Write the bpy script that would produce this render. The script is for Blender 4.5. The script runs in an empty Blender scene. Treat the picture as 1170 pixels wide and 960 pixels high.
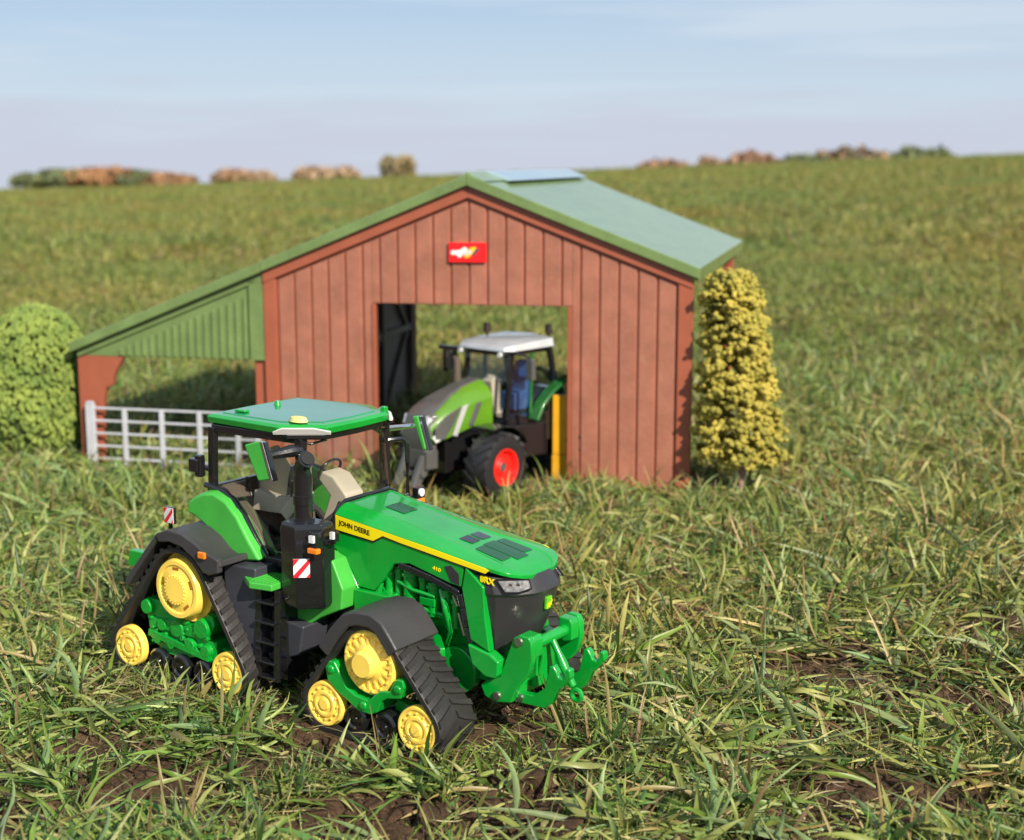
import bpy, bmesh, math, random
import numpy as np
from mathutils import Vector, Matrix, noise as mn
random.seed(7); rng = np.random.default_rng(11)
S = 0.01                                   # the models are laid out in centimetres
sc = bpy.context.scene
COL = sc.collection
R = math.radians

# ------------------------------------------------------------------ geometry helper
class G:
    def __init__(s): s.v = []; s.f = []
    def add(s, vs, fs):
        o = len(s.v); s.v += [tuple(map(float, p)) for p in vs]; s.f += [tuple(i + o for i in f) for f in fs]; return s
    def box(s, x0, x1, y0, y1, z0, z1):
        v = [(x0,y0,z0),(x1,y0,z0),(x1,y1,z0),(x0,y1,z0),(x0,y0,z1),(x1,y0,z1),(x1,y1,z1),(x0,y1,z1)]
        return s.add(v, [(0,3,2,1),(4,5,6,7),(0,1,5,4),(1,2,6,5),(2,3,7,6),(3,0,4,7)])
    def prism(s, pts, ax, a0, a1, pts2=None, sheet=False):
        if sheet: return s.add([(p[0], a0, p[1]) for p in pts], [tuple(range(len(pts)))])
        pts2 = pts2 or pts; n = len(pts)
        def m(p, a):
            return {'y': (p[0], a, p[1]), 'x': (a, p[0], p[1]), 'z': (p[0], p[1], a)}[ax]
        v = [m(p, a0) for p in pts] + [m(p, a1) for p in pts2]
        f = [tuple(range(n))[::-1], tuple(range(n, 2*n))] + [(i, (i+1) % n, n+(i+1) % n, n+i) for i in range(n)]
        return s.add(v, f)
    def loft(s, rings, cap=True):
        n = len(rings[0]); v = [p for r in rings for p in r]; f = []
        for k in range(len(rings)-1):
            for i in range(n):
                j = (i+1) % n; f.append((k*n+i, k*n+j, (k+1)*n+j, (k+1)*n+i))
        if cap: f += [tuple(range(n))[::-1], tuple(range((len(rings)-1)*n, len(rings)*n))]
        return s.add(v, f)
    def grid(s, rows):
        n = len(rows[0]); v = [p for r in rows for p in r]
        return s.add(v, [(k*n+i, k*n+i+1, (k+1)*n+i+1, (k+1)*n+i) for k in range(len(rows)-1) for i in range(n-1)])
    def tube(s, path, r, n=10, closed=False):
        path = [Vector(p) for p in path]; rs = r if isinstance(r, (list, tuple)) else [r]*len(path)
        rings = []; up = Vector((0,0,1))
        for i, p in enumerate(path):
            a = path[max(i-1, 0)]; b = path[min(i+1, len(path)-1)]
            if closed: a = path[i-1]; b = path[(i+1) % len(path)]
            t = (b-a).normalized()
            if abs(t.dot(up)) > .95: up2 = Vector((1,0,0))
            else: up2 = up
            u = t.cross(up2).normalized(); w = u.cross(t)
            if rings and u.dot(pu) < 0 and abs(u.dot(pu)) > .7: u = -u; w = -w
            pu = u
            rings.append([p + (u*math.cos(2*math.pi*k/n) + w*math.sin(2*math.pi*k/n))*rs[i] for k in range(n)])
        if closed: rings.append(rings[0]); return s.loft(rings, False)
        return s.loft(rings)
    def cyl(s, p0, p1, r0, r1=None, n=16):
        return s.tube([p0, p1], [r0, r0 if r1 is None else r1], n)
    def lathe(s, prof, c, sgn=1, ax='y', n=40, cap=True):
        # profile (radius, height) about an axis, height grows along sgn*axis
        c = Vector(c); rings = []
        for r, h in prof:
            ring = []
            for k in range(n):
                a = 2*math.pi*k/n; ca, sa = r*math.cos(a), r*math.sin(a)
                d = {'y': (ca, h*sgn, sa), 'x': (h*sgn, ca, sa), 'z': (ca, sa, h*sgn)}[ax]
                ring.append(c + Vector(d))
            rings.append(ring)
        return s.loft(rings, cap)
    def bar(s, p0, p1, w, h, up=(0,0,1)):
        p0, p1 = Vector(p0), Vector(p1); t = (p1-p0).normalized(); u = t.cross(Vector(up))
        if u.length < .1: u = t.cross(Vector((1,0,0)))
        u.normalize(); q = u.cross(t)
        r = lambda p: [p+u*a*w/2+q*b*h/2 for a, b in ((-1,-1),(1,-1),(1,1),(-1,1))]
        return s.loft([r(p0), r(p1)])
    def sub(s, ratio_fn): pass
    def build(s, name, mat, parent=None, bevel=0.0, ang=35, seg=2, smooth=True):
        me = bpy.data.meshes.new(name)
        me.from_pydata([(a*S, b*S, c*S) for a, b, c in s.v], [], s.f)
        bm = bmesh.new(); bm.from_mesh(me); bmesh.ops.recalc_face_normals(bm, faces=bm.faces); bm.to_mesh(me); bm.free()
        if smooth:
            me.polygons.foreach_set('use_smooth', [True]*len(me.polygons)); me.set_sharp_from_angle(angle=R(ang))
        me.materials.append(mat)
        o = bpy.data.objects.new(name, me); COL.objects.link(o)
        if parent is not None: o.parent = parent
        if bevel:
            m = o.modifiers.new('edge', 'BEVEL'); m.width = bevel*S; m.segments = seg; m.limit_method = 'ANGLE'; m.angle_limit = R(32)
            m.harden_normals = True; m.use_clamp_overlap = True
        return o

def tag(o, label=None, cat=None, group=None, kind=None):
    if label: o['label'] = label
    if cat: o['category'] = cat
    if group: o['group'] = group
    if kind: o['kind'] = kind
    return o
def thing(name, label, cat, loc, yaw=0, group=None):
    o = bpy.data.objects.new(name, None); COL.objects.link(o); o.empty_display_size = .01
    o.location = (loc[0]*S, loc[1]*S, loc[2]*S); o.rotation_euler = (0, 0, yaw)
    return tag(o, label, cat, group)

# ------------------------------------------------------------------ materials
def lin(c):
    return tuple((x/255/12.92 if x/255 <= .04045 else ((x/255+.055)/1.055)**2.4) for x in c)
def newmat(name):
    m = bpy.data.materials.new(name); m.use_nodes = True; nt = m.node_tree; nt.nodes.clear()
    return m, nt, nt.nodes.new, nt.links.new
def plastic(name, col, rough=.35, coat=0.0, metal=0.0, var=.12, dust=.0, bump=.0, scale=900, spec=.5, spots=0.0):
    m, nt, N, L = newmat(name)
    out = N('ShaderNodeOutputMaterial'); b = N('ShaderNodeBsdfPrincipled'); L(b.outputs[0], out.inputs[0])
    tc = N('ShaderNodeTexCoord')
    n1 = N('ShaderNodeTexNoise'); n1.inputs['Scale'].default_value = 60; n1.inputs['Detail'].default_value = 5; L(tc.outputs['Object'], n1.inputs['Vector'])
    n2 = N('ShaderNodeTexNoise'); n2.inputs['Scale'].default_value = scale; n2.inputs['Detail'].default_value = 3; L(tc.outputs['Object'], n2.inputs['Vector'])
    hs = N('ShaderNodeHueSaturation'); hs.inputs['Color'].default_value = (*col, 1)
    mr = N('ShaderNodeMapRange'); mr.inputs['From Min'].default_value = .3; mr.inputs['From Max'].default_value = .7
    mr.inputs['To Min'].default_value = 1-var; mr.inputs['To Max'].default_value = 1+var
    L(n1.outputs[0], mr.inputs['Value']); L(mr.outputs[0], hs.inputs['Value'])
    last = hs.outputs[0]
    if dust > 0 or spots > 0:
        r = N('ShaderNodeMapRange'); r.inputs['From Min'].default_value = .62 - .06*(spots > 0); r.inputs['From Max'].default_value = .8
        r.inputs['To Max'].default_value = max(dust, spots)
        n3 = N('ShaderNodeTexNoise'); n3.inputs['Scale'].default_value = 420; n3.inputs['Detail'].default_value = 6; n3.inputs['Roughness'].default_value = .75
        L(tc.outputs['Object'], n3.inputs['Vector']); L(n3.outputs[0], r.inputs['Value'])
        mx = N('ShaderNodeMixRGB'); mx.inputs[2].default_value = (.42, .33, .22, 1); L(last, mx.inputs[1]); L(r.outputs[0], mx.inputs[0]); last = mx.outputs[0]
    L(last, b.inputs['Base Color'])
    rr = N('ShaderNodeMapRange'); rr.inputs['To Min'].default_value = max(rough-.08, .03); rr.inputs['To Max'].default_value = min(rough+.14, 1)
    L(n2.outputs[0], rr.inputs['Value']); L(rr.outputs[0], b.inputs['Roughness'])
    b.inputs['Metallic'].default_value = metal; b.inputs['Coat Weight'].default_value = coat; b.inputs['Coat Roughness'].default_value = .06
    b.inputs['Specular IOR Level'].default_value = spec
    if bump:
        bp = N('ShaderNodeBump'); bp.inputs['Distance'].default_value = .0004; bp.inputs['Strength'].default_value = bump
        L(n2.outputs[0], bp.inputs['Height']); L(bp.outputs[0], b.inputs['Normal'])
    return m
def glassmat(name, tint=(.93,.95,.93), refl=1.0, smear=.05):
    m, nt, N, L = newmat(name)
    out = N('ShaderNodeOutputMaterial'); mx = N('ShaderNodeMixShader'); tr = N('ShaderNodeBsdfTransparent'); gl = N('ShaderNodeBsdfGlossy')
    tr.inputs[0].default_value = (*tint, 1); gl.inputs['Roughness'].default_value = .04
    lw = N('ShaderNodeLayerWeight'); lw.inputs[0].default_value = .5; pw = N('ShaderNodeMath'); pw.operation = 'POWER'; pw.inputs[1].default_value = 4; L(lw.outputs['Facing'], pw.inputs[0]); fr = N('ShaderNodeMapRange'); fr.inputs['To Min'].default_value = .06; fr.inputs['To Max'].default_value = .4; L(pw.outputs[0], fr.inputs[0])
    df = N('ShaderNodeBsdfDiffuse'); df.inputs[0].default_value = (.6,.58,.5,1); m2 = N('ShaderNodeMixShader')
    no = N('ShaderNodeTexNoise'); no.inputs['Scale'].default_value = 120; no.inputs['Detail'].default_value = 6; tc = N('ShaderNodeTexCoord'); L(tc.outputs['Object'], no.inputs['Vector'])
    mr = N('ShaderNodeMapRange'); mr.inputs['From Min'].default_value = .45; mr.inputs['From Max'].default_value = .8; mr.inputs['To Min'].default_value = .0; mr.inputs['To Max'].default_value = smear*.6
    L(no.outputs[0], mr.inputs[0]); L(mr.outputs[0], m2.inputs[0]); L(tr.outputs[0], m2.inputs[1]); L(df.outputs[0], m2.inputs[2])
    L(fr.outputs[0], mx.inputs[0]); L(m2.outputs[0], mx.inputs[1]); L(gl.outputs[0], mx.inputs[2]); L(mx.outputs[0], out.inputs[0])
    return m

M = {}
M['green'] = plastic('tractor_green', (.002,.30,.03), .2, .7, dust=.3)
M['green_d'] = plastic('vent_green', (.002,.07,.018), .3, .3)
M['roofsky'] = plastic('roof_green_skytint', (.004,.22,.07), .12, .8)  # roof green with the sky's bluish reflection mixed into the colour
M['lgreen'] = plastic('light_green_plastic', (.055,.40,.05), .36, .1, dust=.15)
M['cast'] = plastic('green_casting', (.002,.31,.03), .28, .5, bump=.9, scale=700)
M['yellow'] = plastic('wheel_yellow', (.98,.68,.11), .36, .3, dust=.3)
M['stripe'] = plastic('stripe_yellow', (.92,.74,.005), .3, .3, var=.05)
M['black'] = plastic('black_plastic', (.010,.010,.012), .16, .6, dust=.04)
M['grey'] = plastic('dark_grey_plastic', (.042,.040,.043), .46, .0, dust=.12, bump=.25)
M['tank'] = plastic('tank_grey', (.04,.042,.055), .42, .05, dust=.15)
M['nose'] = plastic('grille_grey', (.032,.030,.034), .33, .15, dust=.08)
M['rubber'] = plastic('track_rubber', (.021,.019,.019), .5, .0, bump=.4, dust=.22)
M['tyre'] = plastic('tyre_rubber', (.016,.016,.018), .45, .0, bump=.3, dust=.1)
M['steel'] = plastic('steel', (.55,.52,.48), .3, metal=1)
M['chrome'] = plastic('mirror_chrome', (.75,.75,.75), .12, metal=1, var=.03)
M['lens'] = plastic('clear_lens', (.72,.72,.74), .1, .8, var=.1)
M['hlens'] = plastic('headlight_lens', (.10,.10,.105), .12, .9, metal=.2, var=.5)
M['lamp'] = plastic('lamp_grey', (.62,.60,.58), .25, .4)
M['amber'] = plastic('amber_lens', (.9,.22,.01), .2, .6)
M['red'] = plastic('red_lens', (.75,.01,.01), .2, .5)
M['white'] = plastic('white_print', (.8,.8,.8), .4, var=.04)
M['redp'] = plastic('red_print', (.75,.015,.03), .35, var=.04)
M['beige'] = plastic('beige_plastic', (.46,.40,.32), .5, dust=.1)
M['brown'] = plastic('brown_plastic', (.11,.085,.065), .5)
M['glass'] = glassmat('cab_glass')
M['board'] = plastic('barn_board', (.335,.13,.085), .42, 0, var=.16, bump=.5, scale=500, spots=.6)
M['trim'] = plastic('barn_trim', (.33,.092,.05), .38, .1, var=.08, spots=.15)
M['barngreen'] = plastic('barn_roof_green', (.15,.225,.08), .24, .35, var=.14, spots=.22)
M['inner'] = plastic('barn_inside', (.12,.10,.09), .6)
M['sky_panel'] = plastic('roof_light_panel', (.30,.42,.46), .12, .7)
M['gate'] = plastic('gate_grey', (.46,.47,.52), .4, .1)
M['blockyellow'] = plastic('block_yellow', (.72,.36,.012), .45)
M['fgreen'] = plastic('apple_green', (.09,.225,.012), .25, .5)
M['fdgreen'] = plastic('dark_green_fender', (.012,.11,.02), .3, .3)
M['fgrey'] = plastic('bonnet_grey', (.085,.083,.08), .35, .3)
M['fsilver'] = plastic('silver_grey', (.42,.42,.41), .3, .3)
M['frred'] = plastic('wheel_red', (.85,.018,.012), .3, .3)
M['fwhite'] = plastic('roof_white', (.46,.48,.52), .2, .7)
M['navy'] = plastic('blue_seat', (.02,.07,.22), .5)
M['bluebright'] = plastic('blue_pad', (.02,.16,.55), .4)

# ------------------------------------------------------------------ lettering
def text(name, body, mat, parent, origin, xdir, ydir, width, height, thick=.012, bold=.0, align_mid=True):
    cu = bpy.data.curves.new(name, 'FONT'); cu.body = body; cu.extrude = .02; cu.offset = bold; cu.resolution_u = 3
    o = bpy.data.objects.new(name, cu); COL.objects.link(o); bpy.context.view_layer.update()
    dg = bpy.context.evaluated_depsgraph_get(); me = bpy.data.meshes.new_from_object(o.evaluated_get(dg)); bpy.data.objects.remove(o)
    co = np.array([v.co[:] for v in me.vertices]); mn_, mx_ = co.min(0), co.max(0)
    xd, yd = Vector(xdir).normalized(), Vector(ydir).normalized(); zd = xd.cross(yd).normalized(); og = Vector(origin)
    for v, c in zip(me.vertices, co):
        a = (c[0]-mn_[0])/(mx_[0]-mn_[0])*width; b = (c[1]-mn_[1])/(mx_[1]-mn_[1])*height; t = c[2]/.02*thick
        v.co = (og + xd*a + yd*b + zd*t)*S
    me.materials.clear(); me.materials.append(mat); me.name = name
    ob = bpy.data.objects.new(name, me); COL.objects.link(ob); ob.parent = parent
    return ob

def stripes_board(g_parent, name, c, u, v, w, h, t, frame=True):
    """red and white slanted warning board: c centre, u right, v up (all local cm)"""
    c, u, v = Vector(c), Vector(u).normalized(), Vector(v).normalized(); n = u.cross(v)
    def slab(poly, a, b):
        g = G(); rings = [[c+u*p[0]*w/2+v*p[1]*h/2+n*k for p in poly] for k in (a, b)]; return g.loft(rings)
    base = slab([(-1.12,-1.1),(1.12,-1.1),(1.12,1.1),(-1.12,1.1)], -t, 0).build(name, M['black'], g_parent, .02)
    wb = slab([(-1,-1),(1,-1),(1,1),(-1,1)], 0, .02).build('white_face', M['white'], base)
    for poly in ([(-1,-1),(-.45,-1),(1,.5),(1,1),(.9,1),(-1,-.75)], [(-1,.2),(-.25,1),(-1,1)], [(.55,-1),(1,-1),(1,-.5)]):
        slab(poly, .022, .034).build('red_stripe', M['redp'], base)
    return base

# ================================================================== TRACKED TRACTOR
T1 = thing('tracked_tractor', 'green and yellow toy tractor on black rubber tracks standing in the foreground grass', 'tractor', (-9.71,60.96,0.0), -0.6623247)
def track(s, C, rear):
    """C = (xc, zc, r) of the drive wheel; idlers a and b; s = side sign"""
    (xd, zd, rd), ia, ib, rollers = C
    W = 2.05; yo = 4.6; yi = yo-W; rb = .85; th = .22
    circles = [(xd, zd, rd+.03), (ib[0], ib[1], rb+.03), (ia[0], ia[1], rb+.03)]     # clockwise seen from -y
    # hull path: for ordered circles, external tangents on the left of travel
    pts = []
    n = len(circles)
    def tang(A, B):
        dx, dz = B[0]-A[0], B[1]-A[1]; d = math.hypot(dx, dz); a = math.atan2(dz, dx); k = math.acos((A[2]-B[2])/d)
        return a+k
    angs = [tang(circles[i], circles[(i+1) % n]) for i in range(n)]
    for i in range(n):
        a0 = angs[i-1]; a1 = angs[i]
        while a1 > a0: a1 -= 2*math.pi
        k = max(3, int(abs(a1-a0)/.14))
        for j in range(k+1):
            a = a0+(a1-a0)*j/k; c = circles[i]
            pts.append((c[0]+c[2]*math.cos(a), c[1]+c[2]*math.sin(a), math.cos(a), math.sin(a)))
    P = np.array(pts); d = np.hypot(*(np.roll(P[:, :2], -1, 0)-P[:, :2]).T); cum = np.concatenate([[0], np.cumsum(d)]); tot = cum[-1]
    def at(q):
        q %= tot; i = min(int(np.searchsorted(cum, q, 'right')-1), len(P)-1); f = (q-cum[i])/max(d[i], 1e-6); j = (i+1) % len(P)
        v = P[i]*(1-f)+P[j]*f; nn = math.hypot(v[2], v[3]); return v[0], v[1], v[2]/nn, v[3]/nn
    m = 120; g = G(); rings = []
    for k in range(m):
        x, z, nx, nz = at(tot*k/m)
        prof = [(yi, 0), (yi, th*.8), (yi+.08, th), (yo-.08, th), (yo, th*.8), (yo, -.0), (yo-.1, -.03), (yi+.1, -.03)]
        rings.append([(x+nx*h, s*y, z+nz*h) for y, h in prof])
    rings.append(rings[0]); g.loft(rings, False)
    nl = int(tot/.44)
    for k in range(nl):
        for half in (0, 1):
            q0 = tot*(k+.5*half)/nl
            ya, yb = ((yi+yo)/2+.06, yo-.02) if half else ((yi+yo)/2-.06, yi+.02)
            rr = []
            for t in (0, .35, .7, 1):
                y = ya+(yb-ya)*t; q = q0+.30*t**.8
                sec = []
                for dq, h in ((-.11, th-.02), (-.085, th+.075), (.085, th+.075), (.11, th-.02)):
                    x, z, nx, nz = at(q+dq); sec.append((x+nx*h, s*y, z+nz*h))
                rr.append(sec)
            g.loft(rr)
    # inner guide lugs
    for k in range(int(tot/.6)):
        x, z, nx, nz = at(tot*k/int(tot/.6)); x2, z2, _, _ = at(tot*k/int(tot/.6)+.22)
        ym = s*(yi+yo)/2
        g.loft([[(x, ym-.15, z), (x2, ym-.15, z2), (x2, ym+.15, z2), (x, ym+.15, z)], [(x-nx*.3, ym-.08, z-nz*.3), (x2-nx*.3, ym-.08, z2-nz*.3), (x2-nx*.3, ym+.08, z2-nz*.3), (x-nx*.3, ym+.08, z-nz*.3)]])
    belt = g.build('track_belt', M['rubber'], T1, 0)
    # drive wheel
    yf = yo-.12
    if rear:
        dw = G().lathe([(0,.30),(.52,.30),(.55,.22),(.60,.22),(.72,.18),(.95,.14),(1.0,.20),(1.16,.20),(1.22,.10),(1.24,-.45),(1.30,-.5),(rd-.04,-.5),(rd,-.42),(rd,-W+.3),(rd-.3,-W+.3),(0,-W+.5)], (xd, s*yf, zd), s, n=56)
        for k in range(24):
            a = 2*math.pi*k/24; dw.cyl((xd+.57*math.cos(a), s*(yf+.16), zd+.57*math.sin(a)), (xd+.57*math.cos(a), s*(yf+.30), zd+.57*math.sin(a)), .045, n=6)
        w = dw.build('drive_wheel', M['yellow'], belt, 0, 30)
        sl = G()
        for k in range(5):
            a = 2*math.pi*k/5+.35; u = Vector((math.cos(a), 0, math.sin(a))); t = Vector((-math.sin(a), 0, math.cos(a))); c = Vector((xd, s*(yf+.17), zd))+u*.83
            sl.loft([[c+u*p+t*q+Vector((0, s*h, 0)) for p, q in ((-.06,-.17),(.06,-.17),(.06,.17),(-.06,.17))] for h in (-.08, .006)])
        sl.build('slot', plastic_cache('wheel_hole', (.35,.14,.01)), w)
    else:
        dw = G().lathe([(0,.50),(.42,.50),(.52,.40),(.54,.16),(.62,.10),(.95,.0),(.98,.08),(1.12,.08),(rd,.0),(rd,-W+.3),(rd-.3,-W+.3),(0,-W+.5)], (xd, s*yf, zd), s, n=56)
        for k in range(16):
            a = 2*math.pi*k/16; u = Vector((math.cos(a), 0, math.sin(a))); t = Vector((-math.sin(a), 0, math.cos(a))); c = Vector((xd, s*(yf+.03), zd))+u*.74
            dw.loft([[c+u*p+t*q+Vector((0, s*h, 0)) for p, q in ((-.22,-.04),(.22,-.06),(.22,.06),(-.22,.04))] for h in (-.1, .06)])
        for k in range(16):
            a = 2*math.pi*(k+.5)/16; dw.cyl((xd+1.04*math.cos(a), s*(yf+.05), zd+1.04*math.sin(a)), (xd+1.04*math.cos(a), s*(yf+.13), zd+1.04*math.sin(a)), .05, n=6)
        dw.build('drive_wheel', M['yellow'], belt, 0, 30)
    for ix, iz in (ia, ib):
        w = G().lathe([(0,.16),(.20,.16),(.23,.08),(.34,.06),(.38,.12),(.48,.12),(.52,.05),(.70,.05),(.75,.10),(.82,.10),(rb,.04),(rb,-.22),(0,-.22)], (ix, s*yf, iz), s, n=44)
        for k in range(12):
            a = 2*math.pi*k/12; w.cyl((ix+.61*math.cos(a), s*yf, iz+.61*math.sin(a)), (ix+.61*math.cos(a), s*(yf+.11), iz+.61*math.sin(a)), .045, n=6)
        ww = w.build('idler_wheel', M['yellow'], belt, 0, 30)
        G().lathe([(0,0),(rb-.02,0),(rb-.02,-.5),(0,-.5)], (ix, s*(yf-1.3), iz), s, n=32).build('inner_idler_wheel', M['black'], belt)
    for rx in rollers:
        rr = .56 if not rear else .55
        G().lathe([(0,.10),(.1,.10),(.14,.02),(.30,.02),(.36,.10),(.46,.10),(rr,.02),(rr,-1.7),(0,-1.7)], (rx, s*(yf-.15), .47+.12+rr), s, n=32).build('road_roller', M['black'], belt)
    return belt
_pc = {}
def plastic_cache(n, c, **k):
    if n not in _pc: _pc[n] = plastic(n, c, .5, **k)
    return _pc[n]
for s in (-1, 1):
    b = track(s, ((3.15,4.55,1.45), (0.0,1.55), (5.75,1.55), (1.55,2.85,4.15)), True)
    fr = G()
    arc = [(3.1+1.5*math.cos(R(a)), 4.5+1.5*math.sin(R(a))) for a in range(215, 330, 12)]
    fr.prism([(.6,3.36),(.8,3.7),(1.22,3.68)]+arc+[(4.62,3.5),(4.7,3.2),(4.5,2.85),(4.0,2.5),(4.79,2.5),(4.75,1.9),(4.5,1.6),(3.74,1.75),(2.81,1.45),(1.9,1.5),(1.3,1.75),(.9,2.0),(.8,2.7)], 'y', s*3.1, s*4.15)
    fr.box(1.0, 4.4, s*4.1, s*4.3, 2.55, 2.95)
    for cx_, cz_, r_ in ((.9,3.35,.34),(1.8,2.75,.28),(2.7,2.75,.4),(4.1,3.0,.45),(3.4,2.2,.3),(1.5,2.1,.24),(4.3,2.1,.3),(2.3,2.0,.22)):
        fr.cyl((cx_, s*4.1, cz_), (cx_, s*4.38, cz_), r_, r_*.85, 14)
    for k in range(26):
        a = random.uniform(1.0, 4.4); c = random.uniform(1.9, 3.1); fr.cyl((a, s*4.15, c), (a, s*4.36, c), random.uniform(.05,.11), n=7)
    fr.bar((1.0, s*4.2, 2.3), (4.5, s*4.2, 1.85), .35, .28)
    fr.bar((0.0, s*3.6, 1.55), (1.6, s*3.6, 2.2), .4, .5); fr.bar((5.75, s*3.6, 1.55), (4.2, s*3.6, 2.2), .4, .5)
    fr.build('track_frame', M['cast'], b, .04)
    b = track(s, ((13.0,3.52,1.20), (10.85,1.5), (15.17,1.5), (12.15,13.55)), False)
    fr = G()
    fr.prism([(10.95,2.97),(11.15,3.25),(11.4,3.26),(11.65,2.89),(12.0,2.38),(12.4,2.2),(13.0,2.12),(13.35,2.45),(13.62,2.62),(14.0,2.68),(14.12,2.95),(14.3,3.2),(14.6,3.22),(14.68,2.95),(14.49,2.5),(13.9,2.38),(13.61,2.2),(13.4,1.75),(13.1,1.6),(12.5,1.62),(12.1,1.85),(11.5,2.15),(11.05,2.5)], 'y', s*3.5, s*4.62)
    for cx_, cz_ in ((11.28,2.95),(14.42,2.85),(12.8,1.9)): fr.cyl((cx_, s*4.6, cz_), (cx_, s*4.72, cz_), .18, .14, 12)
    fr.bar((10.85, s*3.6, 1.5), (12.3, s*3.6, 1.9), .4, .45); fr.bar((15.17, s*3.6, 1.5), (13.6, s*3.6, 1.9), .4, .45)
    fr.build('track_frame', M['green'], b, .06)

def shell(profile, y0, y1, t, skirt=0):
    """bent sheet following (x,z) profile between y0 and y1 with thickness t"""
    n = len(profile); low = []
    for i, (x, z) in enumerate(profile):
        a = profile[max(i-1,0)]; b = profile[min(i+1,n-1)]; dx, dz = b[0]-a[0], b[1]-a[1]; l = math.hypot(dx, dz)
        low.append((x+dz/l*t, z-dx/l*t))
    return profile + low[::-1]
for s in (-1, 1):
    pf = [(10.8,3.78),(11.35,4.55),(12.0,5.22),(12.6,5.42),(13.3,5.45),(13.8,5.22),(14.2,4.75),(14.5,4.35)]
    g = G(); g.prism(shell(pf, 0, 0, .28), 'y', s*2.3, s*4.78)
    g.prism(shell([(a, c-.02) for a, c in pf], 0, 0, .5), 'y', s*4.6, s*4.8)
    g.build('front_track_fender', M['grey'], T1, .07, seg=3)
    pf = [(.15,4.42),(.75,5.15),(1.5,5.98),(2.2,6.72),(2.9,6.98),(3.7,6.92),(4.35,6.62),(4.85,6.2),(5.25,6.05),(5.75,6.15)]
    g = G(); g.prism(shell(pf, 0, 0, .26), 'y', s*2.4, s*4.78)
    g.prism([(2.2,6.72),(2.9,6.99),(3.7,6.94),(4.4,6.7),(5.0,6.4),(5.75,6.2),(5.73,5.66),(5.2,5.5),(4.86,5.57),(4.35,6.05),(3.7,6.4),(3.0,6.5),(2.4,6.4)], 'y', s*4.55, s*4.85)
    f = g.build('rear_track_fender', M['grey'], T1, .07, seg=3)
    G().box(4.75, 5.15, s*4.84, s*4.98, 6.15, 6.42).build('amber_marker', M['amber'], f, .05)
    bd = stripes_board(T1, 'warning_board', (2.2, s*4.05, 7.32), (1,.15*s,.05) if s < 0 else (-1,.15,.05), (0,0,1), .62, .62, .12)
    G().bar((2.1, s*3.9, 6.7), (2.1, s*3.9, 7.3), .12, .12).build('bracket', M['black'], bd)
    # light green mudguard beside the cab
    out = [(2.35,7.28),(2.45,7.75),(2.85,8.02),(3.35,8.22),(3.9,8.3),(4.6,8.05),(5.2,7.5),(5.8,6.65),(6.4,5.9),(5.44,5.76),(4.61,5.76),(4.3,6.2),(4.04,6.53),(3.22,7.0),(2.8,7.2)]
    inn = [(a*1.0+.02, c+.12) for a, c in out]
    g = G(); g.prism(out, 'y', s*3.25, s*2.6, inn)
    g.build('rear_mudguard', M['lgreen'], T1, .12, seg=3)

# body
ch = G(); ch.box(-.6, 10.4, -1.7, 1.7, 2.0, 5.6); ch.box(.5, 6.2, -2.5, 2.5, 3.9, 5.6); ch.box(10, 16.2, -.8, .8, 1.9, 3.6)
ch.build('chassis', M['black'], T1, .08)
g = G(); g.box(10.2, 16.6, -1.0, 1.0, 3.0, 4.6)
for s in (-1, 1):
    g.bar((13.0, s*1.0, 3.5), (13.0, s*2.6, 3.5), .9, .9); g.bar((13.6, s*1.4, 3.75), (14.7, s*2.5, 3.65), .35, .4); g.bar((15.0, s*.9, 2.6), (16.6, s*1.5, 2.8), .3, .4)
g.cyl((14.6,-1.5,2.7), (14.6,-1.0,2.7), .9, .9, 24); g.box(10.2, 12.0, -2.1, -1.1, 3.8, 5.2)
g.build('front_axle_frame', M['green'], T1, .07)
g = G(); g.box(9.8, 15.2, -1.15, 1.15, 4.5, 6.6)
for s in (-1, 1):
    for x, z0, z1, r in ((11.5,4.6,6.1,.2),(11.95,4.4,6.25,.16),(12.5,4.7,6.2,.28),(13.1,4.9,6.1,.15),(13.6,4.6,5.9,.24),(14.2,4.5,5.7,.2),(14.6,4.3,5.5,.16)):
        g.cyl((x, s*1.45, z0), (x, s*1.45, z1), r, r, 14); g.cyl((x, s*1.45, z1-.25), (x, s*1.45, z1-.1), r*1.25, r*1.25, 14)
    g.tube([(11.2,s*1.5,5.3),(11.7,s*1.65,5.0),(12.6,s*1.65,5.0),(13.4,s*1.6,4.8),(14.6,s*1.5,4.6)], .11); g.tube([(12,s*1.6,5.7),(12.8,s*1.7,5.5),(13.8,s*1.65,5.4)], .08)
    g.tube([(14.0,s*1.5,5.7),(14.35,s*1.75,5.1),(14.5,s*1.6,4.2),(14.2,s*1.4,3.6)], .13)
    g.box(12.2, 12.8, s*1.2, s*1.75, 4.7, 5.15); g.box(13.1, 13.8, s*1.1, s*1.7, 5.0, 5.3)
en = g.build('engine', M['green'], T1, .04)
G().cyl((12.0,-1.6,4.95), (12.0,-1.8,4.95), .11).build('red_cap', M['red'], en)
G().box(12.3, 12.9, -1.7, -1.2, 6.15, 6.35).build('steel_clamp', M['black'], en, .03)

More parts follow.
